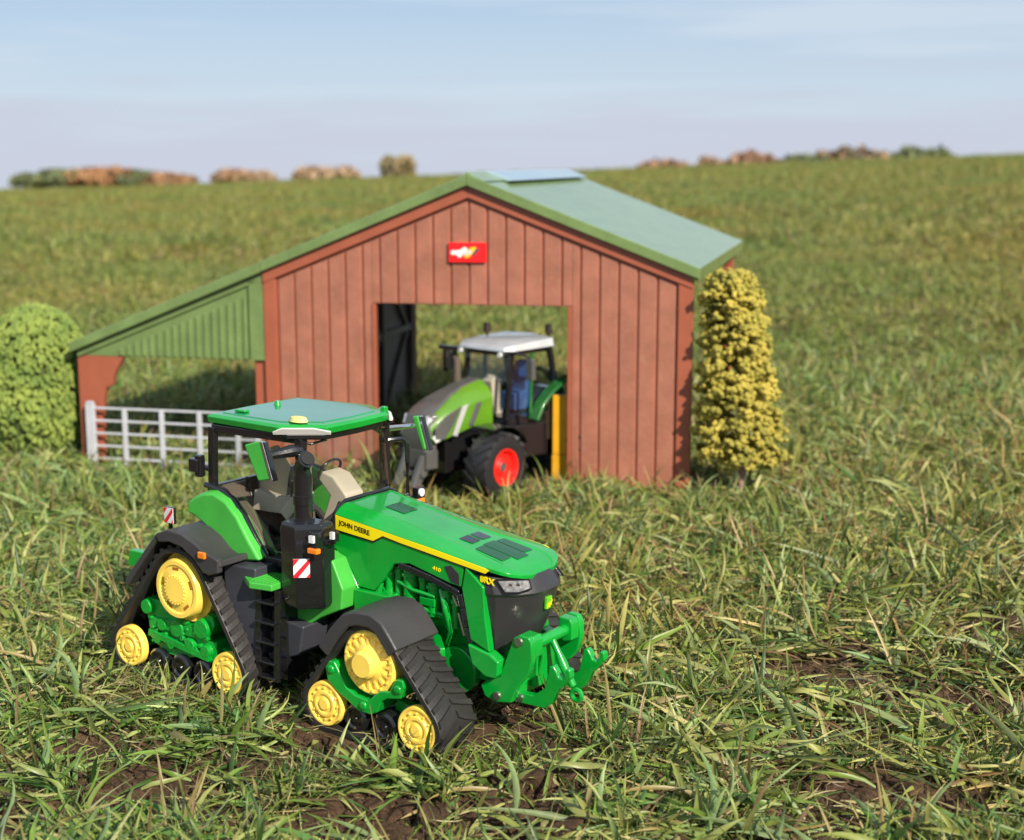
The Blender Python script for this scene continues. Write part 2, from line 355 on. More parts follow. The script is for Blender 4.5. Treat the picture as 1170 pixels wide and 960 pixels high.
# bonnet
secs = []
HS = ((9.2,1.95,7.95,1.28,8.30),(9.5,1.96,7.93,1.27,8.29),(11,1.95,7.72,1.12,8.03),(12.5,1.94,7.52,1.06,7.76),(14,1.92,7.32,1.08,7.48),(15.3,1.90,7.13,1.16,7.25),(16.3,1.86,6.97,1.22,7.05),(16.8,1.76,6.88,1.2,6.93),(17.1,1.52,6.79,1.08,6.82),(17.32,1.15,6.70,.85,6.72),(17.45,.7,6.62,.5,6.64))
for x, hw, zc, ht, zt in HS:
    f = (zt-zc)
    secs.append([(x,-hw,zc-.14),(x,-hw,zc),(x,-hw+(hw-ht)*.35,zc+f*.55),(x,-ht,zt),(x,-ht+.12,zt-.035),(x,0,zt),(x,ht-.12,zt-.035),(x,ht,zt),(x,hw-(hw-ht)*.35,zc+f*.55),(x,hw,zc),(x,hw,zc-.14),(x,0,zc-.2)])
hood = G().loft(secs).build('bonnet', M['green'], T1, .03, 14)
def hoodz(x, y):
    X = [h[0] for h in HS]; Zt = np.interp(x, X, [h[4] for h in HS]); Hw = np.interp(x, X, [h[3] for h in HS])
    return float(Zt-.035*min(1, abs(y)/(Hw-.12)))
def patch(xa, ya0, ya1, xb, yb0, yb1, name, mat, par, h=.025):
    rows = []
    for i in range(9):
        t = i/8; row = []
        for j in range(7):
            q = j/6; x = xa+(xb-xa)*t; y = (ya0+(yb0-ya0)*t)*(1-q)+(ya1+(yb1-ya1)*t)*q; row.append((x, y, hoodz(x, y)+h))
        rows.append(row)
    return G().grid(rows).build(name, mat, par)
for s in (-1, 1):
    patch(14.15,s*.06,s*.62,14.75,s*.06,s*.60, 'air_vent', M['black'], hood)
    patch(15.1,s*.42,s*.92,16.35,s*.42,s*.98, 'louvre_panel', M['green_d'], hood)
patch(15.05,-.36,.36,16.6,-.36,.36, 'louvre_panel', M['green_d'], hood)
patch(10.5,-.45,.45,11.4,-.42,.42, 'louvre_panel', M['green_d'], hood)
for s in (-1, 1):
    g = G()
    g.prism([(9.2,7.9),(9.18,7.37),(9.05,6.62),(9.65,6.3),(10.0,5.85),(10.3,5.25),(11.1,5.22),(11.45,5.6),(12.07,6.42),(12.82,6.55),(14.7,6.12),(15.2,6.08),(15.34,6.95),(16.3,6.9),(16.2,7.0),(14,7.3),(12.5,7.5),(11,7.7)], 'y', s*1.70, s*1.92)
    g.prism([(9.25,6.55),(9.85,6.1),(10.35,5.2),(11.1,5.15),(11.5,5.6),(11.3,5.0),(10.15,4.95),(9.7,5.8)], 'y', s*1.75, s*1.98)
    sd = g.build('bonnet_side', M['green'], T1, .05)
    g = G(); g.prism([(15.24,6.05),(15.42,5.2),(15.62,4.2),(16.46,3.88),(16.26,5.2),(16.2,6.25),(15.42,6.88)], 'y', s*1.62, s*1.96)
    g.build('nose_side_panel', M['green'], T1, .05)
    # yellow stripe, follows the side just under the crease
    st = G().prism([(9.22,7.93),(11,7.69),(12.5,7.49),(14,7.29),(15.3,7.1),(16.3,6.95),(16.45,6.9),(16.3,6.77),(15.3,6.91),(14,7.09),(12.5,7.29),(11.6,7.44),(11.12,7.18),(9.18,7.36)], 'y', s*1.925, s*1.962)
    st = st.build('bonnet_stripe', M['stripe'], T1)
    G().prism([(9.18,7.34),(11.12,7.16),(11.6,7.42),(14,7.07),(16.3,6.75),(16.3,6.72),(14,7.035),(11.6,7.38),(11.14,7.115),(9.18,7.3)], 'y', s*1.925, s*1.958).build('stripe_border', M['black'], st)
    xd = (1,0,-.135) if s < 0 else (-1,0,.135); yd = (0,0,1)
    text('stripe_lettering', 'JOHN DEERE', M['black'], st, (9.42,s*1.966,7.50) if s < 0 else (10.98,s*1.966,7.29), xd, yd, 1.56, .26, .006, .022)
    text('model_number', '410', M['stripe'], sd, (13.9,s*1.925,6.52) if s < 0 else (14.3,s*1.925,6.47), xd, yd, .38, .15, .01, .01)
    G().prism([(14.45,6.72),(14.75,6.82),(15.1,6.55),(15.12,6.15),(14.75,6.2)], 'y', s*1.915, s*1.935).build('side_vent', M['nose'], sd)
    # black arch trim along the cut-out with a silver line
    ar = G(); path = [(12.3,6.42),(12.9,6.34),(13.8,6.16),(14.7,5.92),(15.1,5.8),(15.25,5.3),(15.45,4.6),(15.6,4.05)]
    for a, b_ in zip(path[:-1], path[1:]): ar.bar((a[0], s*1.8, a[1]), (b_[0], s*1.8, b_[1]), .3, .26)
    ab = ar.build('intake_duct', M['black'], T1, .05)
    sv = G()
    for a, b_ in (((14.85,5.72),(15.05,5.35)),((15.1,5.1),(15.35,4.3))): sv.bar((a[0], s*1.965, a[1]), (b_[0], s*1.965, b_[1]), .02, .07)
    sv.build('silver_line', M['steel'], ab)
    G().prism([(15.5,4.05),(16.0,3.95),(16.5,3.85),(16.89,3.62),(16.85,3.1),(16.7,2.95),(16.3,2.95),(15.7,3.3),(15.58,3.7)], 'y', s*1.5, s*2.02).build('bumper_side', M['green'], T1, .08)
G().tube([(9.2,-1.97,7.3),(9.2,-1.97,7.95),(9.2,-1.72,8.18),(9.2,-1.3,8.36),(9.2,-.7,8.36),(9.2,0,8.36),(9.2,.7,8.36),(9.2,1.3,8.36),(9.2,1.72,8.18),(9.2,1.97,7.95),(9.2,1.97,7.3)], .07, 8).build('bonnet_seal', M['black'], T1)
# nose
lev = []
for z, pl in ((6.62,[(15.35,1.86),(16.4,1.80),(16.95,1.40),(17.3,.9),(17.45,.4)]),(6.2,[(15.6,1.90),(16.55,1.84),(17.2,1.40),(17.58,.85),(17.72,.4)]),(6.0,[(15.8,1.90),(16.6,1.84),(17.3,1.38),(17.66,.85),(17.8,.4)]),
              (5.9,[(15.8,1.84),(16.6,1.76),(17.22,1.32),(17.58,.82),(17.7,.4)]),(4.8,[(15.9,1.66),(16.45,1.60),(17.0,1.16),(17.3,.72),(17.4,.35)]),(3.75,[(16.0,1.45),(16.3,1.35),(16.62,.95),(16.85,.55),(16.92,.3)]),(3.45,[(16.0,1.3),(16.2,1.2),(16.45,.8),(16.6,.45),(16.65,.25)])):
    lev.append([(x,-y,z) for x, y in pl]+[(x,y,z) for x, y in pl[::-1]])
ns = G().loft(lev).build('nose_grille', M['nose'], T1, .03, 25)
for s in (-1, 1):
    # headlight follows the slanted corner
    pts = [(16.6,1.74,6.56),(17.42,.88,6.52),(17.60,.98,6.24),(17.3,1.34,6.12),(16.92,1.66,6.13)]
    n = Vector((.68,.73,0)); g = G()
    g.loft([[Vector(p)-n*.06 for p in pts], [Vector(p)+n*.075 for p in pts]])
    for r in g.v: pass
    g.v = [(a, b*s, c) for a, b, c in g.v]
    hl = g.build('headlight', M['hlens'], T1, .03)
    g = G()
    for t in (.3, .62):
        c = Vector((16.8+.6*t, 1.6-.62*t, 6.34)); g.cyl(c+n*.05, c+n*.12, .09, .07, 12)
    g.v = [(a, b*s, c) for a, b, c in g.v]; g.build('lamp_bulb', M['chrome'], hl)
    g = G(); ring = [Vector(p)+n*.08 for p in pts]
    for i in range(5): g.bar(ring[i], ring[(i+1) % 5], .05, .05)
    g.v = [(a, b*s, c) for a, b, c in g.v]; g.build('lamp_bezel', M['black'], hl)
    text('model_lettering', '8RX', M['stripe'], ns, (16.02,s*1.885,6.42) if s < 0 else (16.6,s*1.885,6.36), (1,0,-.1) if s < 0 else (-1,0,.1), (0,0,1), .62, .24, .02, .02)
bd = G().loft([[(17.70,-.17,5.25),(17.70,.17,5.25),(17.76,.17,5.72),(17.76,-.17,5.72)],[(17.60,-.17,5.25),(17.60,.17,5.25),(17.62,.17,5.72),(17.62,-.17,5.72)]]).build('nose_badge', plastic('badge_green', (.12,.5,.02), .3), T1, .03)
g = G()                                          # small leaping deer in yellow
for a, b_ in (((-.11,.12),(.08,.22)),((-.11,.12),(-.13,.04)),((.02,.19),(-.02,.08)),((.08,.22),(.12,.32)),((.07,.2),(.13,.12)),((.12,.32),(.05,.38)),((-.1,.14),(-.04,.24))):
    g.bar((17.715+a[1]*.13, a[0], 5.25+a[1]), (17.715+b_[1]*.13, b_[0], 5.25+b_[1]), .035, .035)
g.build('deer_emblem', M['stripe'], bd)

# front hitch
hp = G()
for s in (-1, 1):
    hp.prism([(17.35,4.55),(17.6,4.72),(18.0,4.68),(18.1,4.5),(18.15,3.9),(18.0,3.3),(17.5,2.75),(17.25,2.1),(16.6,1.98),(16.1,2.1),(15.9,2.5),(16.2,2.75),(16.75,3.0)], 'y', s*1.45, s*1.75)
    hp.prism([(17.5,4.68),(18.0,4.64),(18.1,4.45),(18.08,3.85),(17.7,3.75),(17.45,4.0)], 'y', s*.95, s*1.46)
hp.box(16.6, 17.3, -1.5, 1.5, 2.2, 2.7); hp.cyl((17.75,-1.0,4.2), (17.75,1.0,4.2), .22); hp.box(16.6, 17.6, -.6, .6, 2.4, 3.9)
hc = hp.build('front_hitch', M['green'], T1, .06)
for s in (-1, 1):
    for x, z in ((17.6,4.45),(16.65,2.25)):
        G().cyl((x, s*1.74, z), (x, s*1.82, z), .17, .15, 18).build('hitch_pin', M['steel'], hc)
    arm = G().prism([(17.2,2.38),(17.9,2.42),(18.35,2.75),(18.5,3.3),(18.55,3.62),(18.72,3.68),(18.86,3.5),(18.95,3.3),(19.12,3.28),(19.22,3.45),(19.24,3.68),(19.42,3.66),(19.46,3.38),(19.2,3.05),(18.95,2.85),(18.7,2.3),(18.35,2.0),(17.3,1.98),(17.1,2.1)], 'y', s*.98, s*1.3)
    am = arm.build('hitch_arm', M['green'], hc, .06)
    G().cyl((17.35, s*1.28, 2.2), (17.35, s*1.4, 2.2), .16, .14, 18).build('arm_pin', M['steel'], am)
g = G().tube([(17.75,0,4.3),(18.1,0,3.7),(18.3,0,3.3),(18.75,0,2.55)], [.13,.13,.2,.14], 12)
g.tube([(18.9+.2*math.cos(a), 0, 2.25+.2*math.sin(a)) for a in np.linspace(0, 2*math.pi, 14)[:-1]], .1, 8, True)
g.tube([(17.6,-.45,4.4),(17.75,-.45,3.6),(17.6,-.45,2.9)], .09)
g.build('top_link', M['green'], hc)
g = G(); g.prism([(-1.7,4.4),(-1.3,5.0),(-.5,5.0),(-.5,4.2)], 'y', -1.2, -.9); g.prism([(-1.7,4.4),(-1.3,5.0),(-.5,5.0),(-.5,4.2)], 'y', .9, 1.2)
g.bar((-.4,-.8,2.6), (-1.8,-.9,2.4), .25, .3); g.bar((-.4,.8,2.6), (-1.8,.9,2.4), .25, .3); g.prism([(-1.4,4.5),(-1.2,5.2),(-.2,5.2),(.3,4.5)], 'y', -3.3, -2.9)
g.build('rear_hitch', M['green'], T1, .05)

# tanks, steps, light green side boards
for s in (-1, 1):
    g = G().prism([(4.99,5.75),(6.75,5.8),(6.78,2.3),(6.3,2.2),(5.6,3.4),(5.03,4.6)], 'y', s*2.0, s*3.85)
    g.prism([(6.5,3.9),(8.7,3.7),(8.45,2.5),(7.6,2.2),(6.5,2.15)], 'y', s*1.8, s*3.3)
    g.build('fuel_tank', M['tank'], T1, .09)
    G().prism([(7.0,4.2),(7.0,4.75),(8.9,4.8),(9.0,6.6),(9.75,6.35),(10.25,5.3),(10.15,4.5),(9.1,4.0),(7.9,3.2),(7.3,3.2)], 'y', s*1.9, s*2.75).build('cab_side_board', M['lgreen'], T1, .07)
g = G().prism([(6.0,-3.75),(6.45,-2.7),(7.9,-2.7),(7.9,-4.15),(6.9,-4.35)], 'z', 5.15, 5.42)
pl = g.build('step_platform', M['lgreen'], T1, .06)
g = G()
for k in range(6): g.bar((6.75+.2*k, -4.1, 5.43), (6.75+.2*k, -2.9, 5.43), .06, .05)
g.build('tread_rib', M['lgreen'], pl)
g = G()
for x in (6.85, 7.85): g.bar((x,-3.75,5.1), (x,-3.95,1.5), .12, .3)
for z in (4.6,3.8,3.0,2.2,1.6): g.bar((6.85,-3.85,z), (7.85,-3.85,z), .45, .1)
g.box(6.9, 7.9, -3.4, -2.2, 1.4, 5.0)
g.build('ladder', M['black'], T1, .03)

# exhaust aftertreatment box and stack
oc = [(7.92,-3.2),(8.02,-3.72),(8.9,-3.86),(9.72,-3.18),(9.7,-2.5),(7.92,-2.5)]
shr = lambda k: [(8.8+(a-8.8)*k, -3.1+(b_+3.1)*k) for a, b_ in oc]
ex = G().loft([[(a,b_,z) for a, b_ in shr(k)] for z, k in ((4.55,.9),(4.75,1),(7.6,1),(7.85,.92))]).build('exhaust_box', M['black'], T1, .05)
g = G().tube([(8.68,-3.1,7.8),(8.68,-3.1,8.7),(8.68,-3.1,9.6),(8.75,-3.15,9.95),(8.95,-3.25,10.2),(9.1,-3.3,10.3)], [.36,.36,.36,.34,.33,.33], 20)
g.cyl((8.68,-3.1,8.5), (8.68,-3.1,8.85), .40, .40, 20); g.cyl((8.68,-3.1,7.8), (8.68,-3.1,7.95), .42, .42, 20)
st = g.build('exhaust_stack', M['black'], ex, 0)
G().cyl((9.1,-3.3,10.3), (9.13,-3.31,10.325), .25, .25, 18).build('stack_opening', plastic_cache('hollow_shade', (.003,.003,.003)), st)  # black disc on the closed pipe end, painted for its shaded hollow
stripes_board(ex, 'warning_sign', (9.12,-3.76,6.2), (.77,.64,0), (0,0,1), .62, .72, .03)
lh = G().box(9.5,9.85,-3.75,-3.3,7.0,7.65); lh.bar((9.4,-3.3,7.1), (10.1,-2.9,7.2), .15, .2)
lh = lh.build('lamp_housing', M['black'], ex, .04)
G().box(9.6,9.82,-3.86,-3.72,7.28,7.55).build('white_lamp', M['lens'], lh)
G().box(10.06,10.22,-3.2,-3.08,7.35,7.62).build('white_lamp', M['lens'], lh)
G().box(9.5,9.98,-3.86,-3.6,6.86,7.06).build('amber_lamp', M['amber'], lh, .04)
G().box(10.05,10.2,-3.1,-2.8,7.2,7.6).build('lamp_back', M['black'], lh, .03)

# cab
def planring(k, z, x0=3.1, dx=0, cx_=6.0):
    pl = [(x0-.05,-2.75),(5.2,-2.92),(7.2,-3.05),(8.0,-2.53),(8.85,-1.95),(8.97,0),(8.85,1.95),(8.0,2.53),(7.2,3.05),(5.2,2.92),(x0-.05,2.75),(x0-.1,0)]
    return [(cx_+(a-cx_)*k, b_*k*.95, z) for a, b_ in pl]
roof = G().loft([planring(.94,10.95), planring(.98,10.99), planring(1,11.24), planring(.95,11.33), planring(.86,11.35)]).build('cab_roof', M['green'], T1, .035, 16)
G().loft([planring(.84,11.33), planring(.83,11.385), planring(.55,11.40)]).build('roof_top_panel', M['roofsky'], roof, .03)
G().loft([planring(.92,10.72,dx=0), planring(.94,11.0)]).build('roof_gasket', M['black'], roof, .03)
G().loft([planring(.80,10.70), planring(.80,10.74)]).build('roof_lining', M['beige'], roof)
for s in (-1, 1):
    g = G(); g.loft([[(7.15,s*3.0,11.0),(8.95,s*1.75,11.0),(8.95,s*1.75,11.12),(8.5,s*2.25,11.27),(7.5,s*2.95,11.27),(7.15,s*3.08,11.1)],[(7.2,s*3.1,10.98),(9.03,s*1.85,10.98),(9.05,s*1.88,11.1),(8.58,s*2.33,11.24),(7.58,s*3.03,11.24),(7.2,s*3.15,11.1)]])
    g.build('work_light', M['lamp'], roof, .02)
    G().loft([[(7.6,s*2.6,10.85),(8.9,s*1.8,10.85),(8.9,s*1.8,11.0),(7.6,s*2.6,11.0)],[(7.75,s*2.95,10.86),(8.9,s*2.12,10.86),(8.9,s*2.12,10.99),(7.75,s*2.95,10.99)]]).build('light_visor', M['black'], roof)
G().loft([[(7.6+.45*math.cos(a),-2.1+.3*math.sin(a),11.38) for a in np.linspace(0,6.28,13)[:-1]],[(7.6+.35*math.cos(a),-2.1+.22*math.sin(a),11.58) for a in np.linspace(0,6.28,13)[:-1]]]).build('yellow_beacon_mount', plastic_cache('pale_yellow',(.72,.65,.22)), roof, .04)
G().cyl((4.2,.3,11.4),(4.2,.3,11.58),.16,.1,12).build('roof_stud', M['green'], roof)
G().box(3.9,4.5,-1.9,-1.6,11.40,11.50).build('roof_stud', M['green'], roof, .04)
G().box(8.25,8.5,2.0,2.25,11.2,11.48).build('roof_stud', M['green'], roof, .05)
cf = G()
for s in (-1, 1):
    cf.bar((3.3,s*2.62,8.2),(3.45,s*2.65,10.85),.3,.3); cf.bar((8.05,s*2.5,6.2),(8.05,s*2.5,10.85),.34,.32)
    cf.tube([(3.0,s*2.75,8.45),(3.5,s*2.8,8.42),(4.2,s*2.82,8.3),(4.7,s*2.82,8.02),(5.3,s*2.82,7.4),(5.8,s*2.8,6.65),(6.35,s*2.75,5.9)], .13, 8)
    cf.bar((6.3,s*2.7,5.85),(8.1,s*2.7,5.85),.3,.3); cf.bar((3.4,s*2.6,10.8),(8.0,s*2.6,10.8),.2,.3)
    cf.tube([(7.95,s*2.5,10.75),(8.3,s*2.2,10.6),(8.6,s*1.6,10.72)], .06, 6)
cf.tube([(8.6,1.0,10.85),(8.35,1.8,10.5),(8.1,2.4,10.15)], .09, 6); cf.bar((3.3,-2.6,8.3),(3.3,2.6,8.3),.25,.3); cf.bar((3.4,-2.6,10.8),(3.4,2.6,10.8),.2,.3)
cf.build('cab_frame', M['black'], T1, .03)
cfl = G().box(3.0,8.6,-2.4,2.4,5.5,6.15); cfl.prism([(8.2,5.7),(9.3,5.7),(9.3,8.3),(8.9,8.3),(8.2,7.0)], 'y', -1.4, 1.4); cfl.prism([(2.9,5.5),(4.2,5.5),(3.6,7.6),(3.1,8.3),(2.8,8.3)], 'y', -2.5, 2.5)
cfl.build('cab_floor', M['black'], T1, .05)
for s in (-1, 1):
    G().prism([(3.55,8.5),(3.6,10.68),(7.95,10.68),(7.95,6.1),(6.4,6.0),(5.9,6.8),(5.35,7.6),(4.75,8.2),(4.2,8.42)], 'y', s*2.655, s*2.655, None, True).build('side_window', M['glass'], T1)
ws = []
for k in range(9):
    a = -2.4+.6*k; x = 8.15+.75*(1-(a/2.4)**2); ws.append([(x+.25, a, 8.6-.9*(abs(a) > 1.9)), (x, a, 10.7)])
G().grid(ws).build('windscreen', M['glass'], T1)
G().add([(3.36,-2.5,8.45),(3.36,2.5,8.45),(3.36,2.5,10.65),(3.36,-2.5,10.65)], [(0,1,2,3)]).build('rear_window', M['glass'], T1)
# interior
stt = G()
stt.loft([[(4.0,-.75,7.5),(5.9,-.8,7.4),(6.0,-.6,7.1),(4.0,-.55,7.1)],[(4.0,.75,7.5),(5.9,.8,7.4),(6.0,.6,7.1),(4.0,.55,7.1)]])
stt.loft([[(4.2,-.75,7.4),(4.3,-.8,8.7),(4.45,-.5,9.25),(4.1,-.5,9.25),(3.85,-.75,8.7),(3.8,-.7,7.4)],[(4.2,.75,7.4),(4.3,.8,8.7),(4.45,.5,9.25),(4.1,.5,9.25),(3.85,.75,8.7),(3.8,.7,7.4)]])
stt.loft([[(4.2,-.35,9.25),(4.45,-.3,9.3),(4.4,-.25,9.75),(4.15,-.25,9.75)],[(4.2,.35,9.25),(4.45,.3,9.3),(4.4,.25,9.75),(4.15,.25,9.75)]])
se = stt.build('driver_seat', M['beige'], T1, .12, seg=3)
g = G(); g.loft([[(4.2,-1.35,7.3),(6.3,-1.3,7.35),(6.6,-1.2,7.7),(6.4,-1.2,8.1),(5.6,-1.2,8.0),(4.3,-1.3,8.15)],[(4.2,-.85,7.3),(6.3,-.9,7.35),(6.6,-.9,7.7),(6.4,-.9,8.1),(5.6,-.9,8.0),(4.3,-.85,8.15)]])
g.cyl((6.3,-1.05,8.0),(6.4,-1.05,8.6),.14,.18,10)
g.build('armrest', M['beige'], se, .08)
G().box(4.0,5.8,-.6,.6,6.1,7.15).build('seat_base', M['black'], se, .1)
g = G(); g.prism([(7.0,6.1),(8.5,6.1),(8.5,7.4),(8.6,8.3),(7.9,9.0),(7.3,9.15),(7.1,8.8),(7.7,8.2),(7.3,7.2)], 'y', -.55, .55)
g2 = G(); g2.prism([(3.2,6.1),(4.4,6.1),(4.2,7.6),(3.6,8.4),(3.2,8.4)], 'y', -2.3, 2.3); g2.prism([(4.3,6.1),(6.0,6.1),(5.6,6.9),(5.0,7.5),(4.4,7.9)], 'y', -2.5, -1.9); g2.build('rear_console', M['brown'], T1, .1)
g.build('dashboard', M['beige'], T1, .1)
g = G(); g.tube([(4.6,-1.0,6.2),(4.3,-1.2,7.0),(3.9,-1.1,8.0)], .14, 8); g.tube([(4.6,1.0,6.2),(4.3,1.2,7.0),(3.9,1.1,8.0)], .14, 8); g.box(3.7,3.95,-1.2,1.2,7.2,8.6); g.build('seat_frame', M['black'], se, .04)
G().tube([(7.4,-1.5,6.2),(7.3,-1.5,7.6),(7.0,-1.4,8.3)], .09, 8).build('screen_stalk', M['black'], se)
G().box(6.7,7.1,-1.75,-1.25,8.2,8.9).build('control_screen', M['black'], se, .05); G().bar((6.2,-1.5,7.75),(7.0,-1.4,8.0),.35,.3).build('control_lever', M['beige'], se, .06)
G().tube([(7.25+.25*math.cos(a), .62*math.sin(a), 9.1+.5*math.cos(a)*.9) for a in np.linspace(0,2*math.pi,22)[:-1]], .06, 8, True).build('steering_wheel', M['black'], T1)
G().bar((6.9,-2.2,7.6),(8.0,-2.1,8.8),.4,.5).build('monitor', M['beige'], T1, .06)
# mirrors, grab rail, lamps
for s in (-1, 1):
    if s < 0: A_, E_, K_, yy = [(6.35,10.62),(7.2,10.86),(7.68,9.42),(7.05,9.28)], [(7.22,10.85),(7.36,10.83),(7.84,9.42),(7.70,9.40)], [(7.37,10.83),(7.44,10.81),(7.92,9.40),(7.85,9.38)], 3.62
    else: A_, E_, K_, yy = [(7.8,10.65),(8.12,10.7),(8.55,9.3),(8.35,9.25)], [(8.13,10.7),(8.26,10.68),(8.7,9.3),(8.57,9.28)], [(8.27,10.68),(8.33,10.66),(8.76,9.3),(8.71,9.28)], 4.62
    mr = G().prism(A_, 'y', s*yy, s*(yy+.22)).build('mirror', M['lgreen'], T1, .07)
    G().prism(E_, 'y', s*(yy+.02), s*(yy+.24)).build('mirror_edge', M['chrome'], mr, .02)
    G().prism(K_, 'y', s*(yy+.02), s*(yy+.22)).build('mirror_back', M['black'], mr)
    G().tube([(8.05,s*2.5,10.4),(7.9,s*2.9,10.4),(7.5 if s < 0 else 8.0,s*(yy-.1),10.3)], [.24,.24,.15] if s < 0 else [.13,.13,.1], 10).build('mirror_arm', M['black'] if s < 0 else M['chrome'], mr)
g = G().tube([(8.1,2.55,10.0),(8.5,3.1,10.0),(8.6,3.3,9.8),(8.6,3.3,9.0),(8.6,3.3,7.7),(8.4,2.8,7.5)], .1, 8); g.bar((8.0,2.5,7.5),(9.0,3.5,7.5),.3,.3)
gr = g.build('grab_rail', M['black'], T1)
G().box(8.9,9.2,3.2,3.7,7.5,8.0).build('lamp_box', M['black'], gr, .05); G().box(9.18,9.28,3.1,3.6,7.3,7.55).build('amber_lamp', M['amber'], gr, .04); G().cyl((9.2,3.4,7.8),(9.28,3.4,7.8),.17).build('white_lamp', M['lens'], gr)
g = G().box(2.5,3.0,-3.2,-2.7,9.0,9.55); g.box(2.75,3.1,-3.1,-2.8,8.8,9.7); g.bar((3.0,-2.8,9.2),(3.4,-2.6,9.0),.2,.2); g.build('rear_work_lamp', M['black'], T1, .06)

# ================================================================== BARN
BY = R(-16.7); BO = (17.16, 93.05, 0.0)
BM = Matrix.Translation(Vector(BO)) @ Matrix.Rotation(BY, 4, 'Z')
B = thing('toy_barn', 'red brown toy barn with green roof, open doorway and lean-to on its left', 'barn', BO, BY)
D = 33.0; ZB = -1.0; WID = 29.9; XM = -WID/2
def roofz(x): return 19.98 - .392*abs(x-XM) if x > -WID-1 else 19.98-.392*(XM-x)
DL, DR_, DT = -21.6, -8.2, 11.75
# backing wall (dark groove colour) with a doorway: three prisms
g = G(); zt = lambda x: 19.75-.392*abs(x-XM)
g.prism([(-WID,ZB),(DL,ZB),(DL,zt(DL)),(-WID,zt(-WID))], 'y', .0, .25)
g.prism([(DR_,ZB),(0,ZB),(0,zt(0)),(DR_,zt(DR_))], 'y', .0, .25)
g.prism([(DL,DT),(DR_,DT),(DR_,zt(DR_)),(XM,zt(XM)),(DL,zt(DL))], 'y', .0, .25)
fw = g.build('front_wall', M['trim'], B)
# vertical boards, proud of the backing, cut by the gable trim
x0 = -WID+1.05; nb = 22; bw = (WID-2.1)/nb
for k in range(nb):
    a, c = x0+k*bw+.075, x0+(k+1)*bw-.075
    m = (a+c)/2
    bot = ZB if (c < DL or a > DR_) else DT+.02
    if a < DL < c: parts_ = [(a, DL-.28, ZB), (DL-.28, c, DT+.02)]
    elif a < DR_ < c: parts_ = [(a, DR_+.28, DT+.02), (DR_+.28, c, ZB)]
    else: parts_ = [(a, c, bot)]
    gb = G()
    for p, q, bt in parts_:
        if q-p < .15: continue
        top = lambda x: 18.72-.392*abs(x-XM)
        poly = [(p,bt),(q,bt),(q,top(q))]+([(XM,top(XM))] if p < XM < q else [])+[(p,top(p))]
        gb.prism(poly, 'y', -.12, .0)
    gb.build('wall_board', M['board'], fw, .06, seg=2)
tr = G()
tr.prism([(-WID,ZB),(-WID+.95,ZB),(-WID+.95,zt(-WID+.95)-.8),(-WID,zt(-WID)-.6)], 'y', -.26, -.001)
tr.build('corner_trim', M['trim'], fw, .05); tr = G()
tr.prism([(-.95,ZB),(0,ZB),(0,zt(0)-.6),(-.95,zt(-.95)-.8)], 'y', -.26, -.001)
tr.build('corner_trim', M['trim'], fw, .05)
tr = G()
tr.prism([(-WID,zt(-WID)-.85),(XM,zt(XM)-.85),(XM,zt(XM)+.02),(-WID,zt(-WID)+.02)], 'y', -.34, -.002)
tr.prism([(XM,zt(XM)-.85),(0,zt(0)-.85),(0,zt(0)+.02),(XM,zt(XM)+.02)], 'y', -.34, -.002)
tr.build('gable_trim', M['trim'], fw, .05)
for a_ in (DL-.28, DR_): G().box(a_,a_+.28,-.20,.3,ZB,DT).build('door_jamb', M['trim'], fw, .03)
# side and rear structure
g = G(); g.box(-WID,-WID+.3,.26,D,ZB,13.7); lw = g.build('side_wall', M['inner'], B)
g = G()
for y in (8.0,16,24,32.4): g.box(-WID+.3,-WID+.9,y-.35,y+.35,ZB,13.6)
for y in (.5,8,16,24):
    g.bar((-WID+.55,y+.3,ZB+.5),(-WID+.55,y+7.6,6.5),.3,.3); g.bar((-WID+.55,y+.3,13.0),(-WID+.55,y+7.6,6.5),.3,.3)
g.box(-WID+.3,-WID+.8,.3,D,6.3,6.8)
g.build('wall_brace', M['inner'], lw)
g = G()
for y in (.9,D-.6): G().box(-1.0,-.25,y-.45,y+.45,ZB,14.0).build('side_post', M['trim'], B, .05)
g = G()
for y in (11,22,D-.5):
    g.bar((-WID+.2,y,13.4),(XM,y,19.2),.5,.7); g.bar((XM,y,19.2),(-.3,y,13.4),.5,.7); g.bar((-WID+.5,y,13.2),(-.3,y,13.2),.4,.5)
g.build('roof_truss', M['inner'], B)
g = G(); g.prism([(-WID,13.0),(0,13.0),(0,14),(XM,19.6),(-WID,14)], 'y', D-.25, D); g.box(-WID,-WID+1.0,D-.3,D+.02,ZB,13.2)
g.build('rear_gable', M['trim'], B)
# roof
def slope(xa, xb, t, y0, y1, dz=0):
    za, zb = 20.4-.392*abs(xa-XM)+dz, 20.4-.392*abs(xb-XM)+dz
    return [(xa,za),(xb,zb),(xb,zb-t),(xa,za-t)]
LX = -45.2
rf = G(); rf.prism(slope(XM,.35,.22,0,0), 'y', -.55, D+.5); rf.prism(slope(LX,XM,.22,0,0), 'y', -.55, D+.5)
rf = rf.build('roof', M['barngreen'], B, .04)
fs = G(); fs.prism(slope(XM,.42,.72,0,0,.03), 'y', -.72, -.42); fs.prism(slope(-WID,XM,.72,0,0,.03), 'y', -.72, -.42); fs.prism(slope(LX-.1,-WID,.72,0,0,.0), 'y', -.70, -.42)
fs.prism(slope(-.1,.42,.9,0,0,.03), 'y', -.5, D+.5); fs.prism(slope(LX-.1,LX+.2,.6,0,0,.0), 'y', -.5, D+.5)
fs.build('bargeboard', M['barngreen'], rf, .06)
rd = G(); rd.prism([(XM-1.3,19.95),(XM-.4,20.32),(XM,20.62),(XM+.4,20.34),(XM+1.3,19.97)], 'y', -.6, 4.6)
rd.build('ridge_cap', M['barngreen'], rf, .05)
